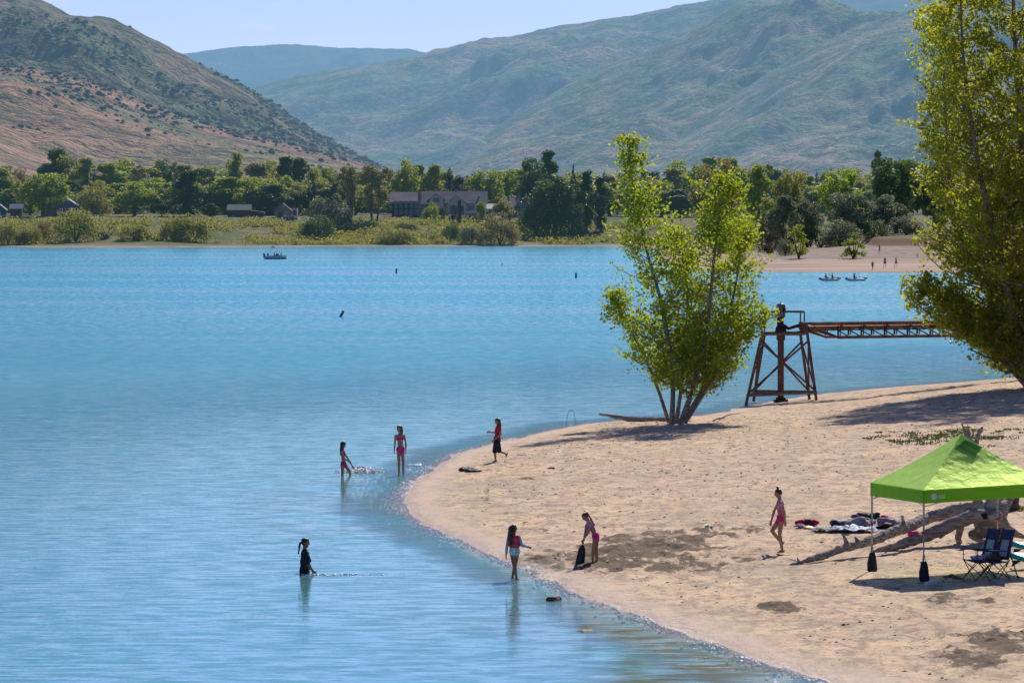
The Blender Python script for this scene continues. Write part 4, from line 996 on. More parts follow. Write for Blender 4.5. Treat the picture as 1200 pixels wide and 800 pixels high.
# near arm bent across the body, far arm reaching forward
J['elR'], J['elL'] = (J['elL'][0], .17, J['elL'][2]), (J['elR'][0], -.17, J['elR'][2]); J['wrR'], J['wrL'] = (J['wrL'][0], .14, J['wrL'][2]), (J['wrR'][0], -.12, J['wrR'][2])
J['footL'] = (-.35, 0, -1); J['footR'] = (-1, 0, -.05)
t, cl, bl, h = person('barefoot walker in a red t-shirt and black knee-length shorts on the sand by the lake', P0, J, (-1, 0), s=.92)
cl('shirt', {'torso': (.10, .98), 'uarmL': (-1, .62), 'uarmR': (-1, .62)}, .022, 'red', wr_=.03)
jj = h['J']; bl('shorts', [(jj['pelvis']+Vector((0, 0, .07)), jj['pelvis'], .115, .125), (jj['hipL'], jj['hipL'].lerp(jj['knL'], .95), .10, .085), (jj['hipR'], jj['hipR'].lerp(jj['knR'], .95), .10, .085)], 'black', .012, 3, .01)
hairlong(bl, h, .33, .095, 'hair_brown')
# wader in black
P0 = plane(357, 671)
J = zj(232, 405, 7.275, 50.9, dict(head=(240, 148), neck=(233, 208, 0), pelvis=(232, 425), shR=(238, 232, -.17), elR=(256, 330, -.20), wrR=(312, 388, -.16), shL=(236, 232, .17), elL=(262, 330, .2), wrL=(300, 400, .2),
   hipL=(232, 440, .08), knL=(236, 570, .1), anL=(228, 720, .1), hipR=(232, 440, -.08), knR=(240, 570, -.1), anR=(232, 720, -.1)))
t, cl, bl, h = person('person with a ponytail in a black t-shirt wading waist-deep', P0, J, (1, 0), s=1.0, skin='skin_dark')
jj = h['J']
bl('shirt', [(jj['neck']+Vector((0, y_, -.06)), jj['pelvis']+Vector((0, y_*.9, -.04)), .085, .125) for y_ in (-.1, 0, .1)]+[(jj['shR'], jj['shR'].lerp(jj['elR'], .75), .075, .085), (jj['shL'], jj['shL'].lerp(jj['elL'], .75), .075, .085)], 'black', .013, 4, .012)
haircap(bl, h, None, 'hair', [(-.07, 0, .03), (-.125, 0, -.01), (-.15, 0, -.12), (-.165, 0, -.25)])
# girl with the life vest
P0 = plane(603, 679)
J = zj(228, 590, 6.665, 52, dict(head=(222, 190), neck=(224, 240, 0), pelvis=(228, 355), shL=(183, 262, .03), elL=(168, 330, .06), wrL=(163, 392, .02), shR=(262, 258, -.03), elR=(284, 318, -.04), wrR=(322, 328, -.05),
   hipL=(208, 368, .02), knL=(225, 470, .0), anL=(243, 575, .02), hipR=(248, 366, -.02), knR=(234, 472, .06), anR=(211, 568, .12)))
t, cl, bl, h = person('girl with long dark curls in a red life vest standing at the water edge', P0, J, (.35, 1), look=(1, .55, -.1), s=.86, skin='skin_dark')
cl('sleeve', {'uarmL': (-.2, 2), 'farmL': (-.3, .95)}, .007, 'sky_sleeve'); cl('sleeve', {'uarmR': (-.2, 2), 'farmR': (-.3, .95)}, .007, 'sky_sleeve')
cl('swim_bottom', {'torso': (-.3, .28), 'thighL': (-1, .10), 'thighR': (-1, .10)}, .007, 'bottomprint')
jj = h['J']; c_ = jj['pelvis'].lerp(jj['neck'], .30); d_ = jj['pelvis'].lerp(jj['neck'], .86)
bl('life_vest', [(d_+Vector((x_, y_, 0)), c_+Vector((x_, y_, 0)), .055, .058) for x_, y_ in ((-.075, -.05), (.075, -.05), (0, -.06), (-.075, .05), (.075, .05))], 'vestprint', .011, 2, .006)
hairlong(bl, h, .36, .10, 'hair', vol=1.35)
# digger with paddle
P0 = nearhit(694.5, 661)
J = zj(830, 475, 6.665, 51.6, dict(head=(770, 97), neck=(797, 128, 0), pelvis=(853, 248), shL=(802, 142, -.14), elL=(799, 208, -.19), wrL=(762, 268, -.10), shR=(797, 145, .14), elR=(782, 212, .19), wrR=(757, 282, .02),
   hipL=(853, 262, -.075), knL=(833, 368, -.07), anL=(829, 460, -.07), hipR=(861, 258, .075), knR=(858, 360, .08), anR=(866, 452, .16)))
t, cl, bl, h = person('girl in a floral swim top bending over the black paddle', P0, J, (-1, 0), look=(-.8, 0, -.75), s=.84)
cl('swim_bottom', {'torso': (-.3, .24), 'thighL': (-1, .14), 'thighR': (-1, .14)}, .007, 'hotpink'); cl('swim_shirt', {'torso': (.45, .97), 'uarmL': (-1, .6), 'uarmR': (-1, .6)}, .009, 'floral', wr_=.01)
haircap(bl, h, (.03, .10), 'hair_brown')
bl('braid', [(h['hd']-h['lf']*.09, h['J']['neck']+Vector((.05, -.02, .05)), .02, .02), (h['J']['neck']+Vector((.05, -.02, .05)), h['J']['neck']+Vector((.14, -.04, -.10)), .02, .014)], 'red', .008, 1, .004)
M['plastic_black'] = simple('black_plastic', (.015, .017, .022), .45, (.025, .026, .03), 5)
M['alu'] = simple('grey_metal', (.42, .42, .43), .4, (.30, .30, .31), 9, metal=.6)
pd = thing('paddle', 'black bladed paddle stuck upright in the dug sand beside the bending girl', 'paddle', P0)
z_ = lambda x, y, d=0: Vector(((x-830)/6.665/51.6, d, (475-y)/6.665/51.6))
MB().tube([z_(774, 165, -.04), z_(748, 330, -.04)], .014, 10).build('shaft', M['alu'], pd, True)
m_ = MB(); a_ = z_(774, 163, -.04); m_.tube([a_-Vector((0, .055, 0)), a_+Vector((0, .055, 0))], .015, 8); m_.build('grip', M['plastic_black'], pd, True)
m_ = MB(); prof = [(318, 6), (332, 16), (352, 26), (390, 32), (430, 35), (458, 36), (472, 34)]; vs = []
for y_, w_ in prof:
    cx = 748-(y_-330)*.15
    for sx, dd in ((-1, 0), (0, -.02), (1, 0), (0, .014)): vs.append(z_(cx+sx*w_, y_, -.04+dd))
fs = [(i*4+k, i*4+(k+1) % 4, (i+1)*4+(k+1) % 4, (i+1)*4+k) for i in range(len(prof)-1) for k in range(4)]+[(3, 2, 1, 0), (24, 25, 26, 27)]
m_.add(vs, fs).build('blade', M['plastic_black'], pd, True)
# walker in pink
P0 = nearhit(915.5, 649)
J = zj(335, 562, 6.0, 51.8, dict(head=(311, 120), neck=(326, 168, 0), pelvis=(330, 300), shL=(328, 190, -.14), elL=(354, 250, -.19), wrL=(358, 318, -.17), shR=(322, 190, .14), elR=(287, 250, .18), wrR=(266, 322, .17),
   hipR=(325, 312, .075), knR=(268, 398, .07), anR=(338, 485, .06), hipL=(334, 312, -.075), knL=(322, 425, -.07), anL=(342, 535, -.06)))
J['footR'] = (-.55, 0, -.8); J['footL'] = (-1, 0, -.1)
t, cl, bl, h = person('girl with a hair bun in pink swim bottoms and floral top walking on the sand', P0, J, (-1, 0), look=(-1, 0, -.35), s=.93)
cl('swim_bottom', {'torso': (-.3, .22), 'thighL': (-1, .13), 'thighR': (-1, .13)}, .008, 'hotpink'); cl('swim_shirt', {'torso': (.36, 1.0), 'uarmL': (-1, .5), 'uarmR': (-1, .5)}, .010, 'floral', wr_=.012)
haircap(bl, h, (.125, .03), 'hair')
# far beach people
M['teal_f'] = simple('teal_shirt', (.04, .30, .32), .8, far=True); M['dark_f'] = simple('dark_shorts', (.03, .035, .06), .8, far=True); M['grey_f'] = simple('grey_shirt', (.3, .3, .33), .8, far=True)
M['skin_f'] = simple('skin_far', (.36, .19, .12), .6, far=True); M['hair_f'] = simple('hair_far', (.03, .02, .015), .7, far=True); M['blue_f'] = simple('blue_shirt', (.05, .07, .22), .8, far=True); M['tan_f'] = simple('tan_cloth', (.38, .24, .14), .8, far=True)
def stand(H=1.65, arm=0, stride=.1):
    s = H/1.65
    J = dict(head=(0, 0, 1.53), neck=(0, 0, 1.38), pelvis=(0, 0, .92), shL=(-.17, 0, 1.34), elL=(-.22, -.02, 1.07), wrL=(-.22, -.06, .84), shR=(.17, 0, 1.34), elR=(.22, -.02, 1.07), wrR=(.22, -.10+arm, .84),
             hipL=(-.09, 0, .88), knL=(-.10, -stride, .48), anL=(-.10, -stride, .09), hipR=(.09, 0, .88), knR=(.10, stride, .48), anR=(.10, stride*1.4, .09))
    return {k: tuple(c*s for c in v) for k, v in J.items()}
def rotj(J, a): return {k: (v[0]*math.cos(a)-v[1]*math.sin(a), v[0]*math.sin(a)+v[1]*math.cos(a), v[2]) for k, v in J.items()}
for px, py, H_, lab, top, bot, a_ in [(1022.5, 316.5, 1.35, 'child in dark blue standing right at the far beach waterline', 'blue_f', 'dark_f', .4), (1037, 313.5, 1.6, 'person in a teal top standing on the far beach', 'teal_f', 'dark_f', 2.6),
                                (1050, 313, 1.5, 'person in grey standing rightmost on the far beach near the tall cottonwood', 'grey_f', 'dark_f', 2.0), (1030.5, 297, 1.5, 'person in tan clothes standing highest on the far beach below the red bank', 'tan_f', 'tan_f', 1.0)]:
    P0 = farhit(px, py)
    t, cl, bl, h = person(lab, P0, rotj(stand(H_, 0, .14), a_), (math.sin(a_), -math.cos(a_)), s=H_/1.65, skin='skin_f', vox=.022, detail=False)
    cl('shirt', {'torso': (.15, 1), 'uarmL': (-1, .7), 'uarmR': (-1, .7)}, .02, top); cl('shorts', {'torso': (-.4, .15), 'thighL': (-1, .75), 'thighR': (-1, .75)}, .02, bot)
    haircap(bl, h, None, 'hair_f')

# ------------------------------------------------------------------ canopy
M['canopy'] = simple('green_canopy_cloth', (.58, .95, .13), .6, (.54, .93, .11), 3, .022, spec=.22, translucent=.12)
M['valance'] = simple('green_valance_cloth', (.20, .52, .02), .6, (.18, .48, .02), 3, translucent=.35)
m = M['canopy']; nt = m.node_tree; o_n = [n for n in nt.nodes if n.type == 'OUTPUT_MATERIAL'][0]; src_ = o_n.inputs['Surface'].links[0].from_socket
g_ = nt.nodes.new('ShaderNodeBsdfGlossy'); g_.inputs[0].default_value = (.75, 1, .22, 1); g_.inputs['Roughness'].default_value = .52
bp = [n for n in nt.nodes if n.type == 'BUMP'][0]; L(nt, bp.outputs[0], g_.inputs['Normal'])
mx = nt.nodes.new('ShaderNodeMixShader'); mx.inputs[0].default_value = .20; L(nt, src_, mx.inputs[1]); L(nt, g_.outputs[0], mx.inputs[2]); L(nt, mx.outputs[0], o_n.inputs['Surface'])
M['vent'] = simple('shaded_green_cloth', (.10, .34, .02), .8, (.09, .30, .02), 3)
M['white'] = simple('white_print', (.75, .78, .75), .6)
M['pole'] = simple('steel_pole', (.50, .50, .50), .4, (.35, .35, .36), 20, metal=.5)
M['redplastic'] = simple('red_button', (.5, .02, .03), .5)
NB = nearhit(1080, 681); th = R(17.3)
e1 = np.array([math.cos(th), math.sin(th)]); e2 = np.array([-math.sin(th), math.cos(th)])
ctr = NB[:2]+(e1+e2)*1.525+np.array([.04, 0])
zc = gh(*ctr); zN = NB[2]
cn_ = thing('canopy_tent', 'bright green pop-up canopy on grey poles on the sand', 'canopy', (ctr[0], ctr[1], zc))
zt = at(1077, 571, NB[1])[2]-zc; zp = at(1127, 508, ctr[1])[2]-zc; VD = .29; tilt = .038
def cz(u, v): return zt+tilt*u       # slight cross slope like the ground
def cp_(u, v, z): return (u*e1[0]+v*e2[0], u*e1[1]+v*e2[1], z)
h_ = 1.54
corners = [(-h_, -h_), (h_, -h_), (h_, h_), (-h_, h_)]
def roofp(u, v, lift=0):
    k = max(abs(u), abs(v))/h_; sag = -.06*math.sin(math.pi*k)
    fold = .008*math.sin(u*23+v*5)*math.sin(v*17)*k
    return cp_(u, v, cz(u, v)*k+zp*(1-k)+sag+lift+fold)
# closed roof panels; the shaded peak vent is a dark patch on the front face
NS = 22
for sidei, nm in ((0, 'roof_panel'), (1, 'roof_panel'), (2, 'roof_panel'), (3, 'roof_panel')):
    a_ = np.array(corners[sidei], float); b_ = np.array(corners[(sidei+1) % 4], float); m_ = MB(); idx = {}; vs = []
    for j in range(NS+1):
        k = j/NS
        for i in range(NS+1):
            q_ = (a_+(b_-a_)*i/NS)*k; idx[(i, j)] = len(vs); vs.append(roofp(q_[0], q_[1]))
    fs = []
    for j in range(NS):
        for i in range(NS):
            if j == 0: fs.append((idx[(0, 0)], idx[(i, 1)], idx[(i+1, 1)]))
            else: fs.append((idx[(i, j)], idx[(i, j+1)], idx[(i+1, j+1)], idx[(i+1, j)]))
    m_.add(vs, fs).build(nm, M['canopy'], cn_, True)
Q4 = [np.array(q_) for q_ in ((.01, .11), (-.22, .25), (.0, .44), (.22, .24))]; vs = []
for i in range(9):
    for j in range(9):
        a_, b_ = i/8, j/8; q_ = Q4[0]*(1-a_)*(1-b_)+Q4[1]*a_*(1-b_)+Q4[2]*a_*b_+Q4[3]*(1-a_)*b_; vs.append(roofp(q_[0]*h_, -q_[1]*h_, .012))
MB().add(vs, [(i*9+j, i*9+j+1, i*9+j+10, i*9+j+9) for i in range(8) for j in range(8)]).build('vent_shade_patch', M['vent'], cn_, True)  # dark green patch over the roof, coloured like the vent's shaded inner cloth
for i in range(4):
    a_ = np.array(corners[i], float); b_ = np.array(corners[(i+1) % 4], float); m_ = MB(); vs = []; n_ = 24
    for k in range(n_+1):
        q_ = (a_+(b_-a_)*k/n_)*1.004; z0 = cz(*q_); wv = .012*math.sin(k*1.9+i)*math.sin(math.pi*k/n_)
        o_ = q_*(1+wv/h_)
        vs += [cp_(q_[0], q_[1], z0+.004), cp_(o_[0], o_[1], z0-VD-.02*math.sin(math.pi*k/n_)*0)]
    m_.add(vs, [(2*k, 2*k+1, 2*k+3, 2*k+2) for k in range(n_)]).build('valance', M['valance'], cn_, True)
# printed mark: striped disc and two short lines of lettering
lg = MB(); cx = -h_+.245; zz = cz(cx, -h_)-VD*.52; vo_ = -h_*1.004-.012
for k in range(5):
    y_ = (k-2)*.027; w_ = math.sqrt(max(0, .068**2-y_**2)); lg.quad(cp_(cx-w_, vo_, zz+y_-.010), cp_(cx+w_, vo_, zz+y_-.010), cp_(cx+w_*.96, vo_, zz+y_+.010), cp_(cx-w_*.96, vo_, zz+y_+.010))
for r_, y_ in ((0, .022), (1, -.022)):
    for k in range(6): 
        x_ = cx+.11+k*.026; lg.quad(cp_(x_, vo_, zz+y_-.012), cp_(x_+.017, vo_, zz+y_-.012), cp_(x_+.017, vo_, zz+y_+.012), cp_(x_, vo_, zz+y_+.012))
lg.build('printed_logo', M['white'], cn_)
legw = []
for i, (u, v) in enumerate(corners):
    u *= .985; v *= .985; x_, y_, _ = cp_(u, v, 0); gz = gh(ctr[0]+x_, ctr[1]+y_)-zc; top_ = cz(u, v)-.03
    lg_ = MB().tube([(x_, y_, gz), (x_, y_, top_*.55)], .017, 8).tube([(x_, y_, top_*.5), (x_, y_, top_)], .022, 8).build('leg', M['pole'], cn_, True)
    MB().box((x_, y_, top_*.52), (.06, .06, .07)).build('height_button', M['redplastic'], lg_)
    MB().box((x_, y_, gz+.01), (.10, .10, .02)).build('foot_plate', M['pole'], lg_)
    legw.append((ctr[0]+x_, ctr[1]+y_, gz+zc))
    a_ = cp_(u, v, top_-.05); b2 = cp_(0, 0, zp-.30)
    MB().tube([a_, cp_(u*.5, v*.5, (top_+zp)/2-.10), b2], .012, 6).build('roof_strut', M['pole'], cn_, True)
for i in range(4):
    u, v = corners[i]; u2, v2 = corners[(i+1) % 4]; m_ = MB(); t0 = cz(u, v)-.06; t1 = cz(u2, v2)-.06
    mid = ((u+u2)/2*.98, (v+v2)/2*.98); m_.tube([cp_(u*.98, v*.98, t0), cp_(*mid, zt-.28), cp_(u2*.98, v2*.98, t1)], .010, 6).tube([cp_(u*.98, v*.98, t0-.3), cp_(*mid, zt-.06), cp_(u2*.98, v2*.98, t1-.3)], .010, 6)
    m_.build('truss_bar', M['pole'], cn_, True)
# weight bags on the legs
labs = ['black weight bag hanging on the near corner pole of the canopy', 'black weight bag on the right front pole, out at the frame edge', 'black weight bag on the back pole behind the folding chairs', 'black weight bag on the left pole of the canopy, by the driftwood']
M['bag'] = simple('black_bag_cloth', (.018, .018, .022), .8, (.03, .03, .035), 6)
for i, (x_, y_, z_0) in enumerate(legw):
    t = thing('weight_bag', labs[i], 'bag', (x_, y_-.05, z_0), 0, 'canopy weight bags')
    m_ = MB()
    vs = []; lv = [(0, .095, .07), (.04, .115, .085), (.18, .108, .075), (.33, .085, .05), (.42, .06, .02)]
    for z0, a_, b_ in lv:
        for k in range(10): an = k*math.pi/5; vs.append((math.cos(an)*a_*(1+.06*math.sin(k*2+z0*20)), math.sin(an)*b_-.04, z0+.012*math.sin(k*3)))
    fs = [(j*10+k, j*10+(k+1) % 10, (j+1)*10+(k+1) % 10, (j+1)*10+k) for j in range(4) for k in range(10)]+[tuple(reversed(range(10))), tuple(range(40, 50))]
    m_.add(vs, fs).build('bag', M['bag'], t, True)
    MB().tube([(-.03, -.04, .40), (-.02, -.0, .52), (0, .03, .60), (.02, 0, .52), (.035, -.04, .40)], .008, 5).build('strap', M['bag'], t, True)

# ------------------------------------------------------------------ folding chairs
M['navy'] = simple('navy_cloth', (.012, .022, .085), .75, (.018, .03, .11), 5)
M['mesh_grey'] = simple('pale_blue_mesh', (.30, .36, .42), .7, (.22, .28, .34), 30)
M['frame'] = simple('dark_tube', (.03, .03, .035), .4)
def make_chair(label, loc, rz):
    t = thing('folding_chair', label, 'chair', loc, rz, 'folding chairs under the canopy')
    W = .27   # front is -x
    def T_(a, b): return MB().tube([a, b], .010, 6)
    for y_ in (-W, W):
        T_((-.27, y_, 0), (.22, y_, .44)).build('leg', M['frame'], t, True); T_((.27, y_, 0), (-.24, y_, .42)).build('leg', M['frame'], t, True)
        T_((.16, y_*.93, .30), (.36, y_*.88, 1.10)).build('back_post', M['frame'], t, True)
        T_((-.25, y_, .42), (-.25, y_, .63)).build('arm_post', M['frame'], t, True)
        MB().box((-.02, y_*1.04, .645), (.52, .075, .025), ry=R(4)).build('armrest', M['navy'], t)
    for a_, b_ in (((-.27, -W, 0), (-.24, W, .42)), ((-.27, W, 0), (-.24, -W, .42)), ((.27, -W, 0), (.22, W, .44)), ((.27, W, 0), (.22, -W, .44))): T_(a_, b_).build('cross_bar', M['frame'], t, True)
    m_ = MB(); vs = []
    for i in range(7):
        for j in range(7):
            x_ = -.27+i*.47/6; y_ = -W+.01+j*(2*W-.02)/6; vs.append((x_, y_, .44-.05*math.sin(math.pi*j/6)*math.sin(math.pi*i/6)-.03*i/6))
    vs += [(v[0], v[1], v[2]-.02) for v in vs]
    fs = [(i*7+j, i*7+j+1, (i+1)*7+j+1, (i+1)*7+j) for i in range(6) for j in range(6)]; fs += [tuple(49+q for q in reversed(f_)) for f_ in fs]
    for i in range(6): fs += [(i*7, (i+1)*7, 49+(i+1)*7, 49+i*7), ((i+1)*7+6, i*7+6, 49+i*7+6, 49+(i+1)*7+6), (i+1, i, 49+i, 50+i), (42+i, 43+i, 92+i, 91+i)]
    m_.add(vs, fs).build('seat', M['navy'], t, True)
    def back(z0, z1, y0, y1, th_=.02, off=0):
        m2 = MB(); p = lambda z: .16+.20*(z-.30)/.8-off
        c1 = [(p(z0), y0, z0), (p(z0), y1, z0), (p(z1), y1*.97, z1), (p(z1), y0*.97, z1)]; c2 = [(x_+th_, y_, z) for x_, y_, z in c1]
        m2.add(c1+c2, [(0, 1, 2, 3), (7, 6, 5, 4), (0, 4, 5, 1), (1, 5, 6, 2), (2, 6, 7, 3), (3, 7, 4, 0)]); return m2
    bk = back(.44, 1.09, -W*.92, W*.92).build('backrest', M['navy'], t)
    back(.50, .86, -W*.55, W*.55, .008, .012).build('mesh_panel', M['mesh_grey'], bk)
    return t
ca = R(25)
c1 = nearhit(1148, 679); c2 = nearhit(1167, 681)
make_chair('navy folding chair with pale back panel, the left of the two under the canopy', c1, ca)
make_chair('navy folding chair with pale back panel, right one beside the back pole', (c2[0], c1[1]-.55, c2[2]), ca)
M['olive'] = simple('olive_cloth', (.06, .07, .035), .9, (.03, .04, .025), 9); M['lilac'] = simple('lilac_cloth', (.30, .28, .50), .9, (.5, .48, .6), 9)
def heap(name, label, cat, loc, dims, mat, seed, z=0, n=1, group=None, kind_disp=.5):
    m_ = MB(); rr = random.Random(seed)
    for i in range(n): m_.ell((rr.uniform(-.4, .4)*dims[0]*(n > 1), rr.uniform(-.4, .4)*dims[1]*(n > 1), dims[2]*.45), (dims[0]*(.5 if n == 1 else .34), dims[1]*(.5 if n == 1 else .36), dims[2]*.5), 20, 12, None, kind_disp, seed+i)
    t = remeshed(m_, name, M[mat], None, max(.012, min(dims)*.12), 1, min(dims)*.12, 7); t.location = (loc[0], loc[1], loc[2]+z)
    return tag(t, label, cat, group)
heap('clothing', 'dark olive clothing lying on the seat of the right folding chair', 'clothing', (c2[0], c1[1]-.55, c2[2]), (.36, .34, .16), 'olive', 3, .40)
heap('clothing', 'lilac and grey cloth lying on the seat of the left folding chair', 'clothing', c1+np.array([.0, 0, 0]), (.34, .30, .15), 'lilac', 4, .40)
# shoes and small things in the canopy shadow
M['shoewhite'] = simple('white_shoe', (.7, .72, .72), .6); M['shoebrown'] = simple('brown_shoe', (.22, .08, .04), .7)
def shoe(label, px, py, rz, mat, group):
    P = nearhit(px, py); t = thing('shoe', label, 'shoe', P, rz, group)
    m_ = MB(); m_.ell((0, 0, .035), (.14, .05, .035), 14, 8).ell((.06, 0, .06), (.07, .045, .045), 12, 8); m_.build('upper', M[mat], t, True)
    MB().box((0, 0, .009), (.27, .09, .018)).build('sole', M['shoewhite'], t)
shoe('white shoe in front of the near canopy pole, left of its pair', 1090, 684.5, .4, 'shoewhite', 'pair of white shoes'); shoe('white shoe in front of the near canopy pole, right of its pair', 1096, 683, .9, 'shoewhite', 'pair of white shoes')
shoe('reddish brown shoe in the canopy shade, left of its pair', 1112, 678, .2, 'shoebrown', 'pair of brown shoes'); shoe('reddish brown shoe in the canopy shade, right of its pair', 1122, 680, 2.6, 'shoebrown', 'pair of brown shoes')

# ------------------------------------------------------------------ paddleboards at the edge
M['teal'] = simple('teal_board', (.02, .38, .42), .35, (.02, .34, .38), 3); M['aqua'] = simple('pale_aqua_board', (.22, .50, .52), .6)
def board(label, px, py, rz, zoff, mat):
    P = nearhit(px, py); t = thing('paddleboard', label, 'paddleboard', P+np.array([0, 0, zoff]), rz, 'paddleboards beside the chairs')
    vs = []; fs = []; n_ = 16; m2 = 14; Lh = 1.45
    for i in range(n_+1):
        u = -1+2*i/n_; wd = .37*(max(0, 1-abs(u)**3.0))**.6+.004; rk = .10*max(0, abs(u)-.55)**1.5*2.4
        for k in range(m2):
            a_ = 2*math.pi*k/m2; vs.append((u*Lh, math.cos(a_)*wd, .08+math.copysign(abs(math.sin(a_))**.6, math.sin(a_))*.065+rk))
    fs = [(i*m2+k, i*m2+(k+1) % m2, (i+1)*m2+(k+1) % m2, (i+1)*m2+k) for i in range(n_) for k in range(m2)]+[tuple(range(m2)), tuple(reversed(range(n_*m2, (n_+1)*m2)))]
    MB().add(vs, fs).build('board', M[mat], t, True)
    m_ = MB(); vs = []
    for i in range(9):
        u = -.7+1.3*i/8; wd = .30*(1-abs(u)**3)**.5; z = .152; vs += [(u*Lh, -wd, z), (u*Lh, wd, z)]
    m_.add(vs, [(2*i, 2*i+2, 2*i+3, 2*i+1) for i in range(8)]).build('deck_pad', M['aqua'], t)
    MB().add([(-1.15, -.006, .03), (-1.35, -.006, .03), (-1.38, -.006, -.12), (-1.15, .006, .03), (-1.35, .006, .03), (-1.38, .006, -.12)], [(0, 1, 2), (5, 4, 3), (0, 3, 4, 1), (1, 4, 5, 2), (2, 5, 3, 0)]).build('fin', M['plastic_black'], t)
    return t
o = board('teal paddleboard lying behind the other at the right edge', 1254, 649, R(20), .06, 'teal'); o.rotation_euler = (R(10), R(2), R(14))
o = board('teal and pale aqua paddleboard lying nearest at the right edge', 1258, 663, R(10), .06, 'teal'); o.rotation_euler = (R(14), R(2), R(6))
# striped pole leaning on the chairs
pa = nearhit(1193, 677); pt = at(1176, 625, pa[1]+.6)
t = thing('umbrella_pole', 'thin dark folded pole leaning beside the right folding chair', 'pole', pa)
MB().tube([(0, 0, 0), tuple(np.array(pt)-pa)], .016, 6).build('shaft', M['frame'], t, True); MB().ell((0, 0, .02), (.03, .03, .03)).build('tip', M['plastic_black'], t, True)

# ------------------------------------------------------------------ driftwood
m, nt, out = newmat('driftwood'); p = nt.nodes.new('ShaderNodeBsdfPrincipled'); p.inputs['Roughness'].default_value = .9; p.inputs['Specular IOR Level'].default_value = .15
tc2 = nt.nodes.new('ShaderNodeTexCoord'); mp2 = nt.nodes.new('ShaderNodeMapping'); mp2.inputs['Scale'].default_value = (.8, 4, 6); mp2.inputs['Rotation'].default_value = (0, R(-12), 0); L(nt, tc2.outputs['Object'], mp2.inputs['Vector'])
n1 = noise_(nt, mp2.outputs[0], 3, 6, .7, .4); n2 = noise_(nt, objpos(nt), 1.4, 4)
c = mixc(nt, ramp(nt, n1, .35, .62), (.50, .43, .35), (.20, .15, .115)); c = mixc(nt, mathn(nt, 'MULTIPLY', ramp(nt, n2, .5, .7), .4), c, (.42, .30, .20))
L(nt, c, p.inputs['Base Color']); b = nt.nodes.new('ShaderNodeBump'); b.inputs['Distance'].default_value = .03; L(nt, n1, b.inputs['Height']); L(nt, b.outputs[0], p.inputs['Normal']); L(nt, p.outputs[0], out.inputs['Surface']); M['drift'] = m
g0 = nearhit(1158, 634); YD = g0[1]
e0 = nearhit(927, 662)
def dw(px, py, dy=0): return Vector(at(px, py, YD+dy)-g0)
yl = e0[1]-YD
def chain(mb, pts, rads):
    for i in range(len(pts)-1): capsule(mb, pts[i], pts[i+1], rads[i], rads[i+1], 12)
dt = thing('driftwood', 'large bleached driftwood stump with roots and two long trunks, behind the canopy poles', 'driftwood', g0)
m_ = MB()
A = [dw(1166, 598, .1), dw(1140, 596, .2), dw(1112, 600, .3), dw(1085, 608, .3), dw(1057, 619, yl*.3), dw(1030, 630, yl*.5), dw(989, 642, yl*.75), dw(960, 652, yl*.9), dw(940, 658, yl), dw(922, 664, yl)]
chain(m_, A, [.21, .17, .155, .14, .13, .115, .10, .085, .06, .025])
B = [dw(1166, 606, -.3), dw(1140, 604, -.4), dw(1112, 616, -.5), dw(1085, 628, -.6), dw(1057, 637, -.9), dw(1038, 643, -1.0), dw(1022, 648, -1.1)]
chain(m_, B, [.20, .17, .155, .135, .105, .08, .04])
for pts, rr in [([dw(1150, 612), dw(1158, 622), dw(1140, 626)], [.20, .19, .11]), ([dw(1160, 600), dw(1166, 580), dw(1160, 565)], [.18, .15, .11]), ([dw(1150, 600), dw(1143, 580), dw(1139, 566)], [.16, .10, .07]),
                ([dw(1164, 606), dw(1178, 618), dw(1192, 626), dw(1205, 631)], [.24, .15, .08, .035]), ([dw(1172, 600), dw(1182, 585, .4), dw(1190, 578, .6)], [.18, .11, .05]), ([dw(1125, 618), dw(1123, 630), dw(1127, 643)], [.10, .075, .06]),
                ([dw(1170, 610), dw(1176, 628, .5), dw(1180, 640, .6)], [.2, .12, .06]), ([dw(1105, 618, -.5), dw(1102, 630, -.5)], [.14, .03]), ([dw(1165, 606, .6), dw(1150, 622, 1.0), dw(1140, 636, 1.2)], [.2, .14, .06])]: chain(m_, pts, rr)
remeshed(m_, 'trunk', M['drift'], dt, .028, 1, .035, 4.5)
for pts, rr in [([dw(993, 638, yl*.75), dw(989, 628, yl*.75), dw(985, 626, yl*.75)], [.06, .03, .008]), ([dw(936, 658, yl), dw(934, 652, yl)], [.05, .012]), ([dw(938, 659, yl), dw(926, 655, yl)], [.02, .014]), ([dw(1060, 617, yl*.3), dw(1057, 605, yl*.3)], [.05, .035]), ([dw(1005, 634, yl*.7), dw(1002, 629, yl*.7)], [.06, .02])]:
    m_ = MB(); chain(m_, pts, rr); remeshed(m_, 'branch_stub', M['drift'], dt, .015, 1, .01, 6)
m_ = MB(); m_.ell(dw(1153, 605, -.52), (.10, .05, .07), 12, 8, None, .5, 3); m_.build('knot_hole_shade', simple('hollow_shade', (.03, .02, .015), .95), dt, True)  # solid dark lump standing in for the shade inside the knot hole
g1 = nearhit(1141, 530); Y1 = g1[1]
d1 = lambda px, py, dy=0: Vector(at(px, py, Y1+dy)-g1)
t = thing('dead_stump', 'grey split dead stump poking up behind the canopy peak', 'dead stump', g1); m_ = MB()
for pts, rr in [([d1(1140, 530), d1(1132, 508), d1(1127, 496)], [.09, .06, .02]), ([d1(1142, 530), d1(1146, 510), d1(1151, 501)], [.09, .07, .045]), ([d1(1136, 526), d1(1135, 508, .1), d1(1134, 498, .1)], [.07, .05, .02]), ([d1(1148, 528), d1(1138, 515), d1(1142, 504)], [.07, .04, .015])]: chain(m_, pts, rr)
remeshed(m_, 'stump', M['drift'], t, .016, 1, .015, 6)
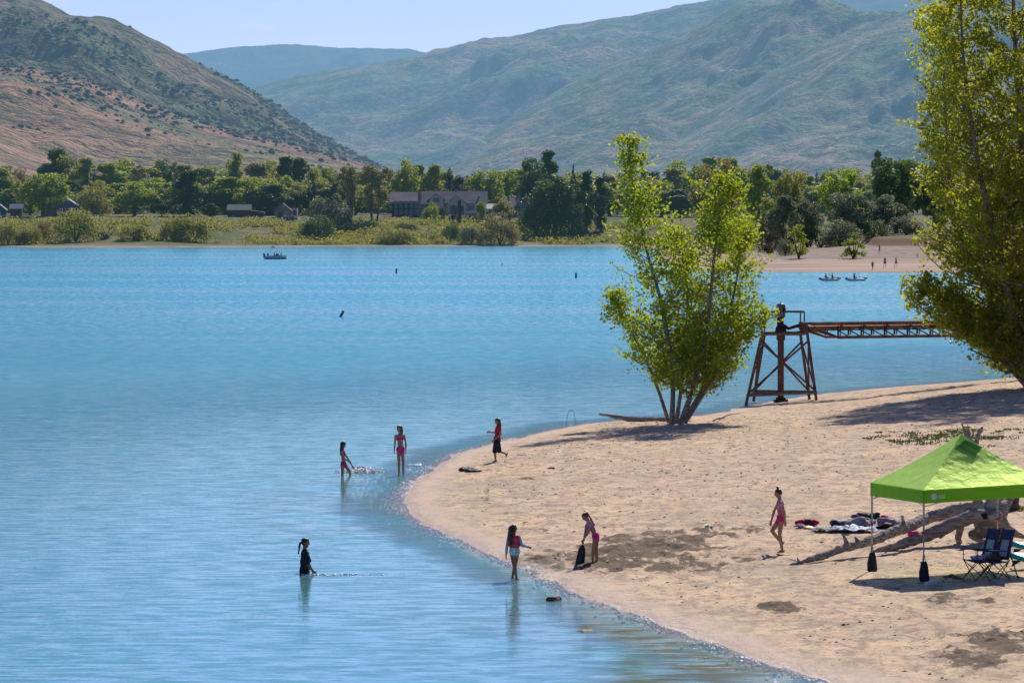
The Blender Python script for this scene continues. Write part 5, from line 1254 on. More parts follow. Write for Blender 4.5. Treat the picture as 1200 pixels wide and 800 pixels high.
# log on the point, by the leafy tree
ga = nearhit(742, 494); lg_ = thing('driftwood_log', 'long pale driftwood log lying at the waterline left of the leafy cottonwood', 'driftwood', ga)
d2 = lambda px, py, dy=0: Vector(at(px, py, ga[1]+dy)-ga)
m_ = MB(); chain(m_, [d2(703, 485, .3), d2(725, 489, .2), d2(750, 492, 0), d2(780, 492, -.2)], [.045, .08, .13, .11]); chain(m_, [d2(735, 492), d2(760, 497, -.2), d2(782, 496, -.4)], [.06, .09, .07]); remeshed(m_, 'trunk', M['drift'], lg_, .02, 1, .03, 4)
for a_, b_ in (((835, 494), (850, 490)), ((842, 492), (868, 484))):
    q0 = nearhit(*a_); m_ = MB().tube([Vector((0, 0, .02)), Vector(at(*b_, q0[1])-q0)*.5+Vector((0, 0, .08)), Vector(at(*b_, q0[1])-q0)], [.03, .022, .008], 6, .1)
    o = m_.build('fallen_branch', M['drift'], None, True, q0); tag(o, 'bare fallen branch on the sand %s' % ('close to the leafy cottonwood stems' if b_[0] == 850 else 'reaching toward the rusty tower'), 'branch')
# bent reed loop in the water
q0 = plane(668, 501); pts = []
for k in range(15):
    u = k/14; an = math.pi*(1.15*u-.05); pts.append(at(669+7*(-math.cos(an))*.7, 501-21*math.sin(math.pi*min(1, u*1.02))**.8, q0[1])-q0)
tag(MB().tube(pts, .010, 5).build('reed', M['bark'], None, True, q0), 'thin dark reed bent into a loop standing in the water', 'reed')

# ------------------------------------------------------------------ things on the sand
M['yellow'] = simple('yellow_plastic', (.80, .42, .01), .4); M['whitec'] = simple('white_cloth', (.72, .74, .78), .85, (.5, .55, .65), 8); M['greyc'] = simple('grey_cloth', (.36, .30, .28), .9, (.22, .18, .18), 6); M['purple'] = simple('purple_cloth', (.14, .06, .28), .85)
M['blue_towel'] = floral('patterned_towel', [(.08, .30, .55), (.70, .73, .78), (.05, .12, .3), (.7, .72, .78)], 9); M['bwtowel'] = floral('grey_white_towel', [(.55, .55, .6), (.12, .11, .13), (.42, .42, .46), (.08, .08, .1)], 13)
def towel(label, px, py, w_, l_, rz, mat, seed, hgt_=.05):
    P = nearhit(px, py); n_ = 16; vs = []
    for i in range(n_):
        for j in range(n_):
            u = (i/(n_-1)-.5); v_ = (j/(n_-1)-.5); wob = fbm(np.array([u*5+seed]), np.array([v_*5]), 3, seed)[0]
            x_ = u*w_*(1+.25*(wob-.5)); y_ = v_*l_*(1+.3*(wob-.5)); xx = x_*math.cos(rz)-y_*math.sin(rz); yy = x_*math.sin(rz)+y_*math.cos(rz)
            vs.append((xx, yy, gh(P[0]+xx, P[1]+yy)-P[2]+.012+hgt_*wob**1.5*2))
    o = MB().add(vs, [(i*n_+j, (i+1)*n_+j, (i+1)*n_+j+1, i*n_+j+1) for i in range(n_-1) for j in range(n_-1)]).build('towel', M[mat], None, True, P)
    md = o.modifiers.new('s', 'SOLIDIFY'); md.thickness = .012; return tag(o, label, 'towel')
towel('blue and white patterned towel spread on the sand, left of the driftwood', 1001, 622, .9, 1.5, .2, 'blue_towel', 3, .10)
towel('white and grey towel lying left of the blue patterned towel', 978, 622, .8, 1.2, .5, 'bwtowel', 5, .08)
towel('grey blanket lying under the clothing pile by the driftwood', 1028, 618, 1.3, 1.8, -.1, 'greyc', 8, .10)
heap('clothing', 'black and white pile of clothing on the towels', 'clothing', nearhit(997, 618), (.70, .5, .20), 'bwtowel', 6, 0, 4)
heap('bag', 'small dark bag at the left end of the towels', 'bag', nearhit(982, 618), (.30, .3, .18), 'bag', 7, 0, 1)
heap('clothing', 'grey brown blanket heaped beside the upper driftwood trunk', 'clothing', nearhit(1022, 618), (1.0, .6, .24), 'greyc', 8, 0, 4)
heap('bag', 'black and pink beach bag behind the grey blanket heap', 'bag', nearhit(1024, 609), (.70, .4, .18), 'bag', 9, 0, 3)
heap('towel', 'pink towel lying in front of the black beach bag', 'towel', nearhit(1036, 611), (.42, .4, .16), 'pink', 10, 0, 2)
heap('towel', 'small pink cloth under the lower driftwood trunk', 'towel', nearhit(1068, 628), (.30, .3, .14), 'hotpink', 11, 0, 2)
heap('clothing', 'purple garment on top of the clothing pile', 'clothing', nearhit(1002, 613), (.22, .25, .12), 'purple', 12, .12, 1)
# red bag
P = nearhit(946, 616); t = thing('life_jacket', 'red and black folded life jacket lying on the sand right of the pink walker', 'life jacket', P, .1)
m_ = MB()
for k in range(2): m_.ell((-.15+.30*k, 0, .08), (.17, .14, .08), 14, 10, None, .2, k)
remeshed(m_, 'foam_panel', M['red'], t, .016, 2, .012, 6)
MB().box((0, -.01, .085), (.12, .31, .165)).build('buckle_strap', M['bag'], t)
def disc(label, px, py, r_, mat, name='frisbee', cat='toy'):
    P = nearhit(px, py); m_ = MB(); vs = []; pr = [(r_, .0), (r_*1.02, .018), (r_*.9, .034), (r_*.4, .040), (.001, .042)]; n_ = 18
    for rr, z in pr:
        for k in range(n_): vs.append((rr*math.cos(2*math.pi*k/n_), rr*math.sin(2*math.pi*k/n_), z))
    o = m_.add(vs, [(j*n_+k, j*n_+(k+1) % n_, (j+1)*n_+(k+1) % n_, (j+1)*n_+k) for j in range(4) for k in range(n_)]).build(name, M[mat], None, True, P+np.array([0, 0, .004])); o.rotation_euler = (R(14), 0, 0); return tag(o, label, cat)
disc('yellow flying disc in front of the red life jacket', 947, 619, .13, 'yellow'); disc('orange yellow disc beside the white towel', 968, 619.5, .11, 'yellow')
heap('towel', 'small pale lilac cloth just left of the yellow disc', 'towel', nearhit(938.5, 618), (.26, .2, .10), 'lilac', 14)
M['lime'] = simple('lime_plastic', (.45, .75, .05), .4); M['bluep'] = simple('blue_plastic', (.03, .25, .55), .4)
def toy_bucket(label, px, py, mat, s_=.09):
    P = nearhit(px, py); t = thing('sand_toy', label, 'toy', P, 0); m_ = MB(); n_ = 12; vs = []
    for rr, z in ((.7, 0), (1, 1.2), (.92, 1.2), (.62, .1)):
        for k in range(n_): vs.append((z*s_, rr*s_*math.cos(2*math.pi*k/n_), rr*s_*math.sin(2*math.pi*k/n_)+s_*.9))
    m_.add(vs, [(j*n_+k, j*n_+(k+1) % n_, (j+1)*n_+(k+1) % n_, (j+1)*n_+k) for j in range(3) for k in range(n_)]+[tuple(range(n_)), tuple(reversed(range(36, 48)))]).build('bucket', M[mat], t, True)
    MB().tube([(1.2*s_, -s_, s_), (1.9*s_, -.5*s_, .4*s_), (1.9*s_, .5*s_, .4*s_), (1.2*s_, s_, s_)], .006, 5).build('handle', M['whitec'], t, True)
toy_bucket('lime green toy bucket on the sand behind the bending girl', 710, 661, 'lime', .05); toy_bucket('small blue toy bucket at the left of the dug sand', 649.5, 656.5, 'bluep', .045)
toy_bucket('lime green toy lying on the dark sand streak between the two girls in floral tops', 826, 621, 'lime', .08); toy_bucket('small blue toy just right of the lime toy on the sand streak', 832, 620, 'bluep', .05)
M['rock'] = simple('dark_wet_rock', (.07, .05, .04), .7, (.035, .028, .022), 8, .02); M['clod'] = simple('brown_clod', (.16, .11, .075), .9, (.08, .055, .04), 8, .02)
for i, (px, py, d_, lb, mt) in enumerate([(546, 552, (.42, .5, .16), 'dark clump of debris on the sand, left of the dark drag mark', 'rock'), (556, 553, (.5, .4, .12), 'low dark debris just right of the dark clump near the shore', 'rock'), (646, 549, (.22, .2, .07), 'small reddish stone lying on the open sand', 'clod'),
    (893, 654, (.3, .3, .06), 'flat dark clod left of the pink walker', 'rock'), (1012, 617, (.01, .01, .01), '', ''), (1180, 598, (.5, .5, .5), 'rough dark root clump behind the canopy back pole', 'clod'), (1066, 641, (.25, .25, .05), 'flat dark stone beside the lower driftwood trunk', 'rock'), (990, 644, (.2, .2, .05), 'small flat dark stone left of the canopy', 'rock')]):
    if lb: heap('clod' if mt == 'clod' else 'stone', lb, 'clod' if mt == 'clod' else 'stone', nearhit(px, py), d_, mt, 20+i, -.02, 3 if max(d_) > .35 else 1)
for px, py, lb, sz_ in [(653, 702.5, 'flat dark stone breaking the water near the shore', (.34, .5, .12)), (690, 738, 'brown clump just under the surface off the near shore', (.36, .6, .05))]:
    o = heap('stone', lb, 'stone', plane(px, py), sz_, 'rock', 31, -.03, 3)
# pebbles, nobody could count them
r = np.random.default_rng(4); V = []; FF = []; base = np.array([(1, 0, 0), (0, 1, 0), (-1, 0, 0), (0, -1, 0), (0, 0, 1), (0, 0, -1)]); bf = np.array([(0, 1, 4), (1, 2, 4), (2, 3, 4), (3, 0, 4), (1, 0, 5), (2, 1, 5), (3, 2, 5), (0, 3, 5)])
n_ = 15000; xx = r.uniform(-4, 26, n_); yy = r.uniform(76, 190, n_); hz_, dd = near_h(xx, yy); nn = fbm(xx/2.2, yy/4, 3, 55)
ok = (dd > 1.3) & (nn > .42) & (np.abs(px_of(xx, yy)-600) < 640); xx, yy, hz_ = xx[ok], yy[ok], hz_[ok]; n_ = len(xx); ss = .008+.034*r.random(n_)**4
V = base[None]*ss[:, None, None]*r.uniform(.6, 1.5, (n_, 6, 1))*np.array([1.3, 1.2, .7])+np.stack([xx, yy, hz_], 1)[:, None]
tag(npmesh('pebbles', V.reshape(-1, 3), (bf[None]+np.arange(n_)[:, None, None]*6).reshape(-1, 3), M['clod'], smooth=False), 'scattered pebbles and bits of debris on the beach', 'pebbles', kind='stuff')
M['weed'] = leafmat('weed_leaves', (.04, .07, .015), (.10, .14, .03), .25, tr=(.16, .22, .03))
# green ground weeds
r = np.random.default_rng(14); C = []
for px, py, n_, w_, d_ in [(1085, 515, 34, 1.9, 2.6), (1105, 512, 26, 1.3, 3), (1060, 517, 14, 1.1, 1.4), (1158, 514, 10, .5, 1.0), (1128, 506, 10, .5, 1.0), (1028, 514, 3, .3, .5), (1195, 506, 6, .5, 1), (1178, 512, 3, .3, .6), (1183, 597, 12, .35, .8)]:
    P = nearhit(px, py)
    for k in range(n_):
        x_ = P[0]+r.normal()*w_*.6; y_ = P[1]+r.normal()*d_; C.append(inball(30, r)*np.array([.30, .55, .035])*r.uniform(.4, 1.5)+np.array([x_, y_, gh(x_, y_)+.04]))
C = np.concatenate(C); V, Fc, tt = leafcloud(C, .07, r, up=.1)
tag(npmesh('ground_weeds', V, Fc, M['weed'], smooth=False, attrs={'tint': ('FACE', tt)}), 'low green weeds creeping over the sand behind the canopy', 'weeds', kind='stuff')

# ------------------------------------------------------------------ rusty pump tower and walkway
m, nt, out = newmat('rusty_steel'); p = nt.nodes.new('ShaderNodeBsdfPrincipled'); p.inputs['Roughness'].default_value = .85; p.inputs['Specular IOR Level'].default_value = .25
n1 = noise_(nt, objpos(nt), 2.2, 6, .7); n2 = noise_(nt, objpos(nt), 14, 4, .7)
c = mixc(nt, ramp(nt, n1, .4, .6), (.17, .062, .036), (.26, .125, .085)); c = mixc(nt, mathn(nt, 'MULTIPLY', ramp(nt, n2, .5, .7), .6), c, (.09, .04, .028)); L(nt, c, p.inputs['Base Color']); L(nt, p.outputs[0], out.inputs['Surface']); M['rust'] = m
M['rustdark'] = simple('dark_rust', (.05, .022, .02), .8, (.09, .04, .03), 6); M['greywood'] = simple('weathered_beam', (.26, .19, .15), .9, (.16, .11, .085), 7, .01)
M['motor'] = simple('grey_motor', (.10, .11, .13), .5, (.16, .17, .19), 6)
gT = nearhit(914, 471); YT = gT[1]
tt_ = lambda px, py, dy=0: Vector(at(px, py, YT+dy)-gT)
tw = thing('pump_tower', 'rusty four-legged steel pump tower standing at the sand edge', 'tower', gT)
fy, by = -1.05, 1.05
legs = {'fl': (tt_(874, 471, fy*1.2), tt_(893, 391, fy*.75)), 'fr': (tt_(957, 467, fy*1.2), tt_(946, 390, fy*.75)), 'bl': (tt_(883, 466, by*1.2), tt_(896, 391, by*.75)), 'br': (tt_(949, 467, by*1.2), tt_(938, 391, by*.75))}
for k, (a_, b_) in legs.items():
    m_ = MB(); a_ = a_-Vector((0, 0, .15)); m_.tube([a_, b_], .065, 4); m_.build('leg', M['rust'], tw)
def LB(k, u): a_, b_ = legs[k]; return a_.lerp(b_, u)
def beam(a_, b_, w_, mat='rust', name='beam'): return MB().tube([a_, b_], w_, 4).build(name, M[mat], tw)
for a_, b_ in (('fl', 'fr'), ('bl', 'br'), ('fl', 'bl'), ('fr', 'br')):
    beam(LB(a_, .10), LB(b_, .10), .075, 'greywood', 'base_beam'); beam(LB(a_, 1), LB(b_, 1), .075, 'greywood', 'top_beam')
    beam(LB(a_, .12), LB(b_, .88), .042, 'rust', 'cross_brace'); beam(LB(b_, .12), LB(a_, .88), .042, 'rust', 'cross_brace')
m_ = MB(); vs = []; n_ = 20; top = tt_(915, 391); H_ = top.z
k_ = 0; rings = []
z = -.1
while z < H_:
    rings.append((z, .135)); rings.append((z+.028, .135)); rings.append((z+.035, .148)); rings.append((z+.062, .148)); z += .07
m_.tube([(0+top.x, top.y*0, z0) for z0, _ in rings], [q_ for _, q_ in rings], 18)
m_.build('ribbed_column', M['rust'], tw, False)
MB().box((top.x, 0, .06), (.62, .62, .12)).box((top.x, 0, .16), (.42, .42, .10)).build('footing', M['rustdark'], tw)
MB().tube([(top.x, 0, H_-.28), (top.x, 0, H_-.06)], .19, 18).build('collar', M['rust'], tw, True)
m_ = MB(); dk_ = [LB('fl', 1), LB('fr', 1), LB('br', 1), LB('bl', 1)]; cz_ = sum((d.z for d in dk_), 0)/4+.07
m_.box(((dk_[0].x+dk_[1].x)/2, 0, cz_), (abs(dk_[1].x-dk_[0].x)+.1, 1.7, .05)); m_.build('platform', M['rustdark'], tw)
mz = cz_+.03
mt_ = MB(); mt_.tube([(top.x, 0, mz), (top.x, 0, mz+.22)], [.26, .20], 14).tube([(top.x-.02, 0, mz+.22), (top.x-.02, 0, mz+.62)], .15, 14); mt_.build('pump_head', M['rustdark'], tw, True)
mo = MB().tube([(top.x, 0, mz+.62), (top.x, 0, mz+.70), (top.x, 0, mz+1.08), (top.x, 0, mz+1.12)], [.22, .20, .20, .21], 16)
for k in range(5): mo.tube([(top.x, 0, mz+.74+k*.07), (top.x, 0, mz+.76+k*.07)], .212, 16)
mo = mo.build('motor', M['motor'], tw, True)
MB().ell((top.x, 0, mz+1.13), (.20, .20, .11), 16, 8).tube([(top.x, 0, mz+1.2), (top.x, 0, mz+1.27)], .04, 8).build('motor_cap', M['motor'], mo, True)
MB().box((top.x+.15, -.15, mz+.93), (.12, .12, .2)).build('junction_box', M['rustdark'], mo)
MB().tube([(top.x+.1, 0, mz+.25), (top.x+.35, 0, mz+.12), (top.x+.65, 0, mz+.22), (top.x+.9, 0, mz+.26)], [.10, .07, .07, .09], 10).build('discharge_pipe', M['rustdark'], tw, True)
for (x0, y0) in ((938, fy*.7), (942.5, by*.7), (893, fy*.7), (896, by*.7)):
    a_ = tt_(x0, 390, y0); beam(a_, Vector((a_.x, a_.y, mz+1.0-.12)), .03, 'rust', 'rail_post')
for y0 in (fy*.7, by*.7):
    a_ = tt_(893, 390, y0); b_ = tt_(942, 390, y0); z0 = mz+.86
    beam(Vector((a_.x, a_.y, z0)), Vector((b_.x, b_.y, z0)), .03, 'rust', 'rail')
beam(Vector((tt_(942, 390).x, fy*.7, mz+.86)), Vector((tt_(942, 390).x, by*.7, mz+.86)), .03, 'rust', 'rail')
MB().box((tt_(941, 384).x, -.6, mz+.2), (.34, .25, .34)).build('bracket', M['rust'], tw)
MB().box((tt_(941, 384).x, .3, mz+.26), (.30, .6, .28)).build('bearing_block', M['rustdark'], tw)
# walkway truss
wk = thing('walkway_bridge', 'long rusty truss walkway running from the tower behind the tall cottonwood', 'walkway', gT)
x0 = tt_(945, 380).x; x1 = tt_(1330, 380).x; xs1 = tt_(977, 380).x; zt_ = tt_(945, 380).z; zb_ = tt_(977, 396).z
for y_ in (-.55, .55):
    MB().box(((x0+x1)/2, y_, zt_), (x1-x0, .09, .11)).box(((x0+x1)/2, y_, zt_+.06), (x1-x0, .16, .02)).build('top_chord', M['rust'], wk)
    MB().box(((xs1+x1)/2, y_, zb_), (x1-xs1, .08, .10)).build('bottom_chord', M['rust'], wk)
    MB().tube([(x0+.1, y_, zt_-.12), (xs1, y_, zb_)], .05, 4).build('end_brace', M['rust'], wk)
    MB().tube([(x0+.0, y_, zt_-.22), (xs1, y_, zb_)], .04, 4).build('end_brace', M['rust'], wk)
    np_ = 14; st_ = tt_(1005.5, 0).x-tt_(977, 0).x
    for k in range(np_):
        xa = xs1+k*st_
        if xa > x1: break
        MB().box((xa, y_, (zt_+zb_)/2), (.06, .05, zt_-zb_-.16)).box((xa+.1, y_, (zt_+zb_)/2), (.03, .04, zt_-zb_-.16)).build('post', M['rustdark'], wk)
        if xa+st_ < x1: MB().tube([(xa+.1, y_, zt_-.05), (xa+st_-.03, y_, zb_+.04)], .028, 4).build('diagonal', M['rustdark'], wk)
MB().tube([(x0, -.25, zt_-.16), (x1, -.25, zt_-.16)], .075, 10).build('water_pipe', M['rust'], wk, True)
MB().tube([(x0, .2, zt_-.12), (x1, .2, zt_-.12)], .05, 10).build('water_pipe', simple('pale_pipe', (.42, .26, .2), .7), wk, True)
m_ = MB()
for k in range(int((x1-x0)/.42)): m_.box((x0+.2+k*.42, 0, zt_-.27), (.06, 1.0, .05))
m_.build('floor_slats', M['rustdark'], wk)
xe = x1; MB().box((xe-.2, 0, (zb_-2.0)/2+.0), (.25, 1.2, zb_+2.0)).build('end_support', M['rust'], wk)

wk.rotation_euler = (0, 0, R(27)); wk.scale = (1.12, 1, 1)
# ------------------------------------------------------------------ buoys and boats
M['buoy'] = simple('dark_buoy', (.03, .06, .07), .5, (.05, .10, .11), 4); M['buoyband'] = simple('pale_band', (.35, .37, .36), .5)
def buoy(label, px, py, hpx, tilt, mat='buoy'):
    P = plane(px, py); k = F/P[1]; hh = hpx/k; t = thing('buoy', label, 'buoy', P, 0, 'buoys on the lake')
    b0_ = MB().tube([(0, 0, -hh*.4), (0, 0, hh*.9), (0, 0, hh)], [hh*.19, hh*.19, hh*.10], 14).build('float', M[mat], t, True)
    MB().tube([(0, 0, hh*.55), (0, 0, hh*.70)], hh*.20, 14).build('band', M['buoyband'], t, True)
    t.rotation_euler = (0, tilt, 0)
buoy('tilted dark buoy in the middle of the lake, nearest of the buoys', 399, 371, 8, R(28)); buoy('small upright dark buoy below the bare stemmed cottonwoods', 464.5, 320, 5.5, 0); buoy('small upright dark buoy left of the leafy cottonwood', 675, 325.5, 6, 0)
buoy('tiniest dark buoy, a speck near the far shore', 588.5, 311, 2.5, 0)
M['hullw'] = simple('white_hull', (.62, .64, .66), .4, far=True); M['hulld'] = simple('dark_hull', (.03, .04, .08), .5, far=True); M['bimini'] = simple('dark_canvas', (.02, .03, .07), .8, far=True); M['kayy'] = simple('yellow_rubber', (.55, .50, .22), .5, far=True); M['kayg'] = simple('white_rubber', (.6, .6, .58), .5, far=True); M['redf'] = simple('red_far', (.5, .05, .05), .7, far=True)
def hull(L_, W_, H_, n=12, bow=.3, sheer=.12):
    vs = []; sec = 9
    for i in range(n+1):
        u = i/n; w_ = W_*.5*(min(1, (1-u)/bow)**.55 if u > 1-bow else 1-.12*(1-u)); sh = sheer*max(0, u-.4)**2*2; w_ = max(w_, .01)
        for k in range(sec):
            a_ = math.pi*k/(sec-1); vs.append((-L_/2+L_*u, -math.cos(a_)*w_, H_+sh-math.sin(a_)**.6*(H_+.12)*(1-.3*max(0, u-.8)*5*0)))
    return vs, [(i*sec+k, (i+1)*sec+k, (i+1)*sec+k+1, i*sec+k+1) for i in range(n) for k in range(sec-1)]+[tuple(range(sec))], sec, n
def sitter(label, loc, face, top, s=1.0, paddle=False, cat='person'):
    f = Vector((face[0], face[1], 0)).normalized(); sd = Vector((-f.y, f.x, 0))
    q_ = lambda a, b, c: tuple(f*a+sd*b+Vector((0, 0, c)))
    J = dict(head=q_(.02, 0, .72), neck=q_(0, 0, .56), pelvis=q_(0, 0, .10), shL=q_(0, .17, .52), elL=q_(.12, .22, .30), wrL=q_(.32, .16, .30), shR=q_(0, -.17, .52), elR=q_(.12, -.22, .30), wrR=q_(.32, -.16, .34),
             hipL=q_(.02, .09, .09), knL=q_(.40, .13, .22), anL=q_(.70, .12, .06), hipR=q_(.02, -.09, .09), knR=q_(.40, -.13, .22), anR=q_(.70, -.12, .06))
    t, cl, bl, h = person(label, loc, J, face, s=s, skin='skin_f', vox=.024, detail=False)
    cl('shirt', {'torso': (.1, 1), 'uarmL': (-1, .8), 'uarmR': (-1, .8)}, .02, top); cl('shorts', {'torso': (-.4, .1), 'thighL': (-1, .8), 'thighR': (-1, .8)}, .02, 'dark_f'); haircap(bl, h, None, 'hair_f'); return t
P = plane(323, 303.5); kb = F/P[1]
t = thing('motor_boat', 'small white motor boat with dark canvas top and a flag on the far water', 'boat', P)
vs, fs, sec, n_ = hull(4.2, 1.9, .62); MB().add(vs, fs).build('hull', M['hullw'], t, True)
MB().add([(vs[i*sec+k][0], vs[i*sec+k][1]*.96, .38) for i in range(n_+1) for k in (0, sec-1)], [(2*i, 2*i+1, 2*i+3, 2*i+2) for i in range(n_)]).build('deck', M['hullw'], t)
MB().add([(v[0], v[1]*1.015, v[2]-.04) for v in vs if True], [f_ for f_ in fs[:-1] if (f_[0] % sec) in (1, 6)]).build('hull_stripe', M['hulld'], t, True)
MB().box((.35, 0, .75), (.5, .9, .62)).build('console', M['hulld'], t)
MB().add([(.62, -.7, .75), (.62, .7, .75), (.30, .62, 1.25), (.30, -.62, 1.25)], [(0, 1, 2, 3)]).build('windscreen', M['hullw'], t)
m_ = MB(); vs2 = []
for i in range(7):
    for j in range(5): u = i/6; vs2.append((-1.1+1.5*u, -.75+1.5*j/4, 1.75+.16*math.sin(math.pi*u)))
m_.add(vs2, [(i*5+j, (i+1)*5+j, (i+1)*5+j+1, i*5+j+1) for i in range(6) for j in range(4)]).build('bimini_top', M['bimini'], t, True)
for x_ in (-1.0, .35):
    for y_ in (-.72, .72): MB().tube([(x_*.6-.2, y_, .5), (x_, y_, 1.76)], .02, 5).build('top_post', M['alu'], t)
MB().box((-2.2, 0, .55), (.32, .35, .75)).box((-2.25, 0, .95), (.42, .42, .28)).build('outboard_motor', M['hulld'], t)
MB().tube([(-.9, .6, 1.7), (-.9, .6, 2.6)], .02, 5).build('flag_pole', M['alu'], t)
m_ = MB()
for k in range(4): m_.quad((-.9, .6, 2.1+k*.12), (-.2, .66, 2.06+k*.12), (-.2, .66, 2.12+k*.12), (-.9, .6, 2.16+k*.12))
m_.build('flag', M['redf'], t)
sitter('person in dark clothes sitting at the stern of the motor boat', P+np.array([-1.5, 0, .45]), (.3, -1), 'dark_f'); sitter('person under the dark canvas top of the motor boat', P+np.array([-.3, 0, .55]), (1, 0), 'dark_f'); sitter('person in grey sitting toward the bow of the motor boat', P+np.array([1.1, 0, .45]), (-1, -.2), 'grey_f')
def kayak(label, px, py, rz, n_p):
    P = plane(px, py); t = thing('inflatable_kayak', label, 'kayak', P, rz, 'inflatable kayaks off the far beach')
    for sg in (-1, 1):
        pts = []; rad = []
        for k in range(13):
            u = -1+2*k/12; pts.append((u*1.35, sg*(.40*(1-abs(u)**2.6)+.02), .14+.34*max(0, abs(u)-.5)**1.6*1.4)); rad.append(.17*(1-.55*abs(u)**4))
        MB().tube(pts, rad, 10).build('side_tube', M['kayg'], t, True)
    MB().ell((0, 0, .06), (1.2, .36, .08), 14, 8).build('floor', M['kayg'], t, True)
    MB().ell((1.2, 0, .36), (.34, .20, .16), 12, 8).build('bow_cover', M['kayy'], t, True); MB().ell((-1.15, 0, .28), (.36, .22, .18), 12, 8).build('stern_cover', M['hulld'], t, True)
    c_, s_ = math.cos(rz), math.sin(rz)
    tops = ['dark_f', 'blue_f']
    for k in range(n_p):
        x_ = -.55+.85*k if n_p > 1 else -.3
        who = ('rear paddler in dark clothes in the left inflatable kayak', 'front paddler in blue in the left inflatable kayak')[k] if n_p > 1 else 'lone paddler in dark clothes in the right inflatable kayak'
        sitter(who, P+np.array([x_*c_, x_*s_, .14]), (c_, s_), tops[k], 1.0)
    a_ = Vector((-.1*c_, -.1*s_, .62)); pdl = thing('paddle', 'double paddle held over the %s inflatable kayak' % ('left' if n_p > 1 else 'right'), 'paddle', P, rz)
    MB().tube([(.1, -.75, .55), (.1, .75, .85)], .018, 6).build('shaft', M['hulld'], pdl); 
    for e in (-1, 1): MB().ell((.1, e*.85, .70+e*.17), (.03, .2, .08), 10, 6).build('blade', M['hulld'], pdl, True)
kayak('white and yellow inflatable kayak with two paddlers, the left one', 972.5, 329, R(12), 2); kayak('yellow nosed inflatable kayak with one paddler, the right one', 1003.5, 329, R(15), 1)

# ------------------------------------------------------------------ buildings
def fm(n, c, c2=None, sc_=.4, rough=.85, spec=.15): M[n] = simple(n, c, rough, c2, sc_, far=True, spec=spec)
fm('slate_roof', (.24, .205, .20), (.185, .155, .155)); fm('dark_timber', (.06, .075, .085), (.09, .10, .11)); fm('cream_wall', (.66, .50, .36), (.55, .42, .31)); fm('stone_wall', (.34, .27, .23), (.22, .18, .16), 1.2); fm('white_trim', (.85, .82, .78)); fm('far_glass', (.02, .03, .04), rough=.15, spec=.6)
fm('barn_red', (.15, .08, .065), (.11, .06, .05)); fm('green_roof', (.20, .25, .20), (.17, .22, .18)); fm('brown_wall', (.30, .22, .19), (.24, .18, .15)); fm('tan_roof', (.34, .26, .20)); fm('white_wall', (.55, .56, .58)); fm('grey_wall', (.20, .20, .23)); fm('green_wall', (.05, .14, .12)); fm('metal_roof', (.42, .45, .50)); fm('light_tarp', (.62, .68, .74)); fm('dead_wood', (.10, .085, .09)); fm('block', (.30, .22, .18), (.2, .15, .12), 1.5)
def gable(t, x0, x1, y0, y1, zb, ze, zr, axis, wall, roof, ov=.5, rname='roof'):
    """walls and a gabled roof, ridge along axis"""
    m_ = MB()
    if axis == 'x':
        ym = (y0+y1)/2; m_.add([(x0, y0, zb), (x1, y0, zb), (x1, y1, zb), (x0, y1, zb), (x0, y0, ze), (x1, y0, ze), (x1, y1, ze), (x0, y1, ze), (x0, ym, zr), (x1, ym, zr)], [(0, 1, 5, 4), (2, 3, 7, 6), (1, 2, 6, 9, 5), (3, 0, 4, 8, 7)])
        w_ = m_.build('wall', M[wall], t); sl_0 = (zr-ze)/(ym-y0); rm = MB()
        for sg, ya in ((-1, y0), (1, y1)):
            yo = ya+sg*ov; zo = ze-ov*sl_0+.06; rm.add([(x0-ov, yo, zo), (x1+ov, yo, zo), (x1+ov, ym, zr+.06), (x0-ov, ym, zr+.06), (x0-ov, yo, zo+.22), (x1+ov, yo, zo+.22), (x1+ov, ym, zr+.28), (x0-ov, ym, zr+.28)], [(0, 3, 2, 1), (4, 5, 6, 7), (0, 1, 5, 4), (1, 2, 6, 5), (3, 0, 4, 7)])
    else:
        xm = (x0+x1)/2; m_.add([(x0, y0, zb), (x1, y0, zb), (x1, y1, zb), (x0, y1, zb), (x0, y0, ze), (x1, y0, ze), (x1, y1, ze), (x0, y1, ze), (xm, y0, zr), (xm, y1, zr)], [(0, 1, 5, 8, 4), (2, 3, 7, 9, 6), (1, 2, 6, 5), (3, 0, 4, 7)])
        w_ = m_.build('wall', M[wall], t); sl_0 = (zr-ze)/(xm-x0); rm = MB()
        for sg, xa in ((-1, x0), (1, x1)):
            xo = xa+sg*ov; zo = ze-ov*sl_0+.06; rm.add([(xo, y0-ov, zo), (xm, y0-ov, zr+.06), (xm, y1, zr+.06), (xo, y1, zo), (xo, y0-ov, zo+.22), (xm, y0-ov, zr+.28), (xm, y1, zr+.28), (xo, y1, zo+.22)], [(0, 1, 2, 3), (7, 6, 5, 4), (0, 4, 5, 1), (3, 7, 4, 0)])
    return w_, rm.build(rname, M[roof], t)
def win(t, x, z, w_, h__, y, glass='far_glass', frame='white_trim', name='window'):
    f_ = MB().box((x, y-.04, z), (w_+.3, .10, h__+.3)).build(name, M[frame], t); MB().box((x, y-.11, z), (w_, .06, h__)).build('pane', M[glass], f_); return f_
YH = 1408.; kH = F/YH; zH = fgh((513-600)/F*YH, YH)
hx = lambda px: (px-513)/kH
hz = lambda py: at(513, py, YH)[2]-zH
t = thing('ranch_house', 'long low lakeside house with slate roof, timber wing and two front gables', 'house', ((513-600)/F*YH, YH, zH))
gable(t, hx(459), hx(492), 0, 11, -1, hz(237), hz(226), 'x', 'dark_timber', 'slate_roof', .7); gable(t, hx(493), hx(569), 1.5, 13, -1, hz(238), hz(225), 'x', 'cream_wall', 'slate_roof', .6)
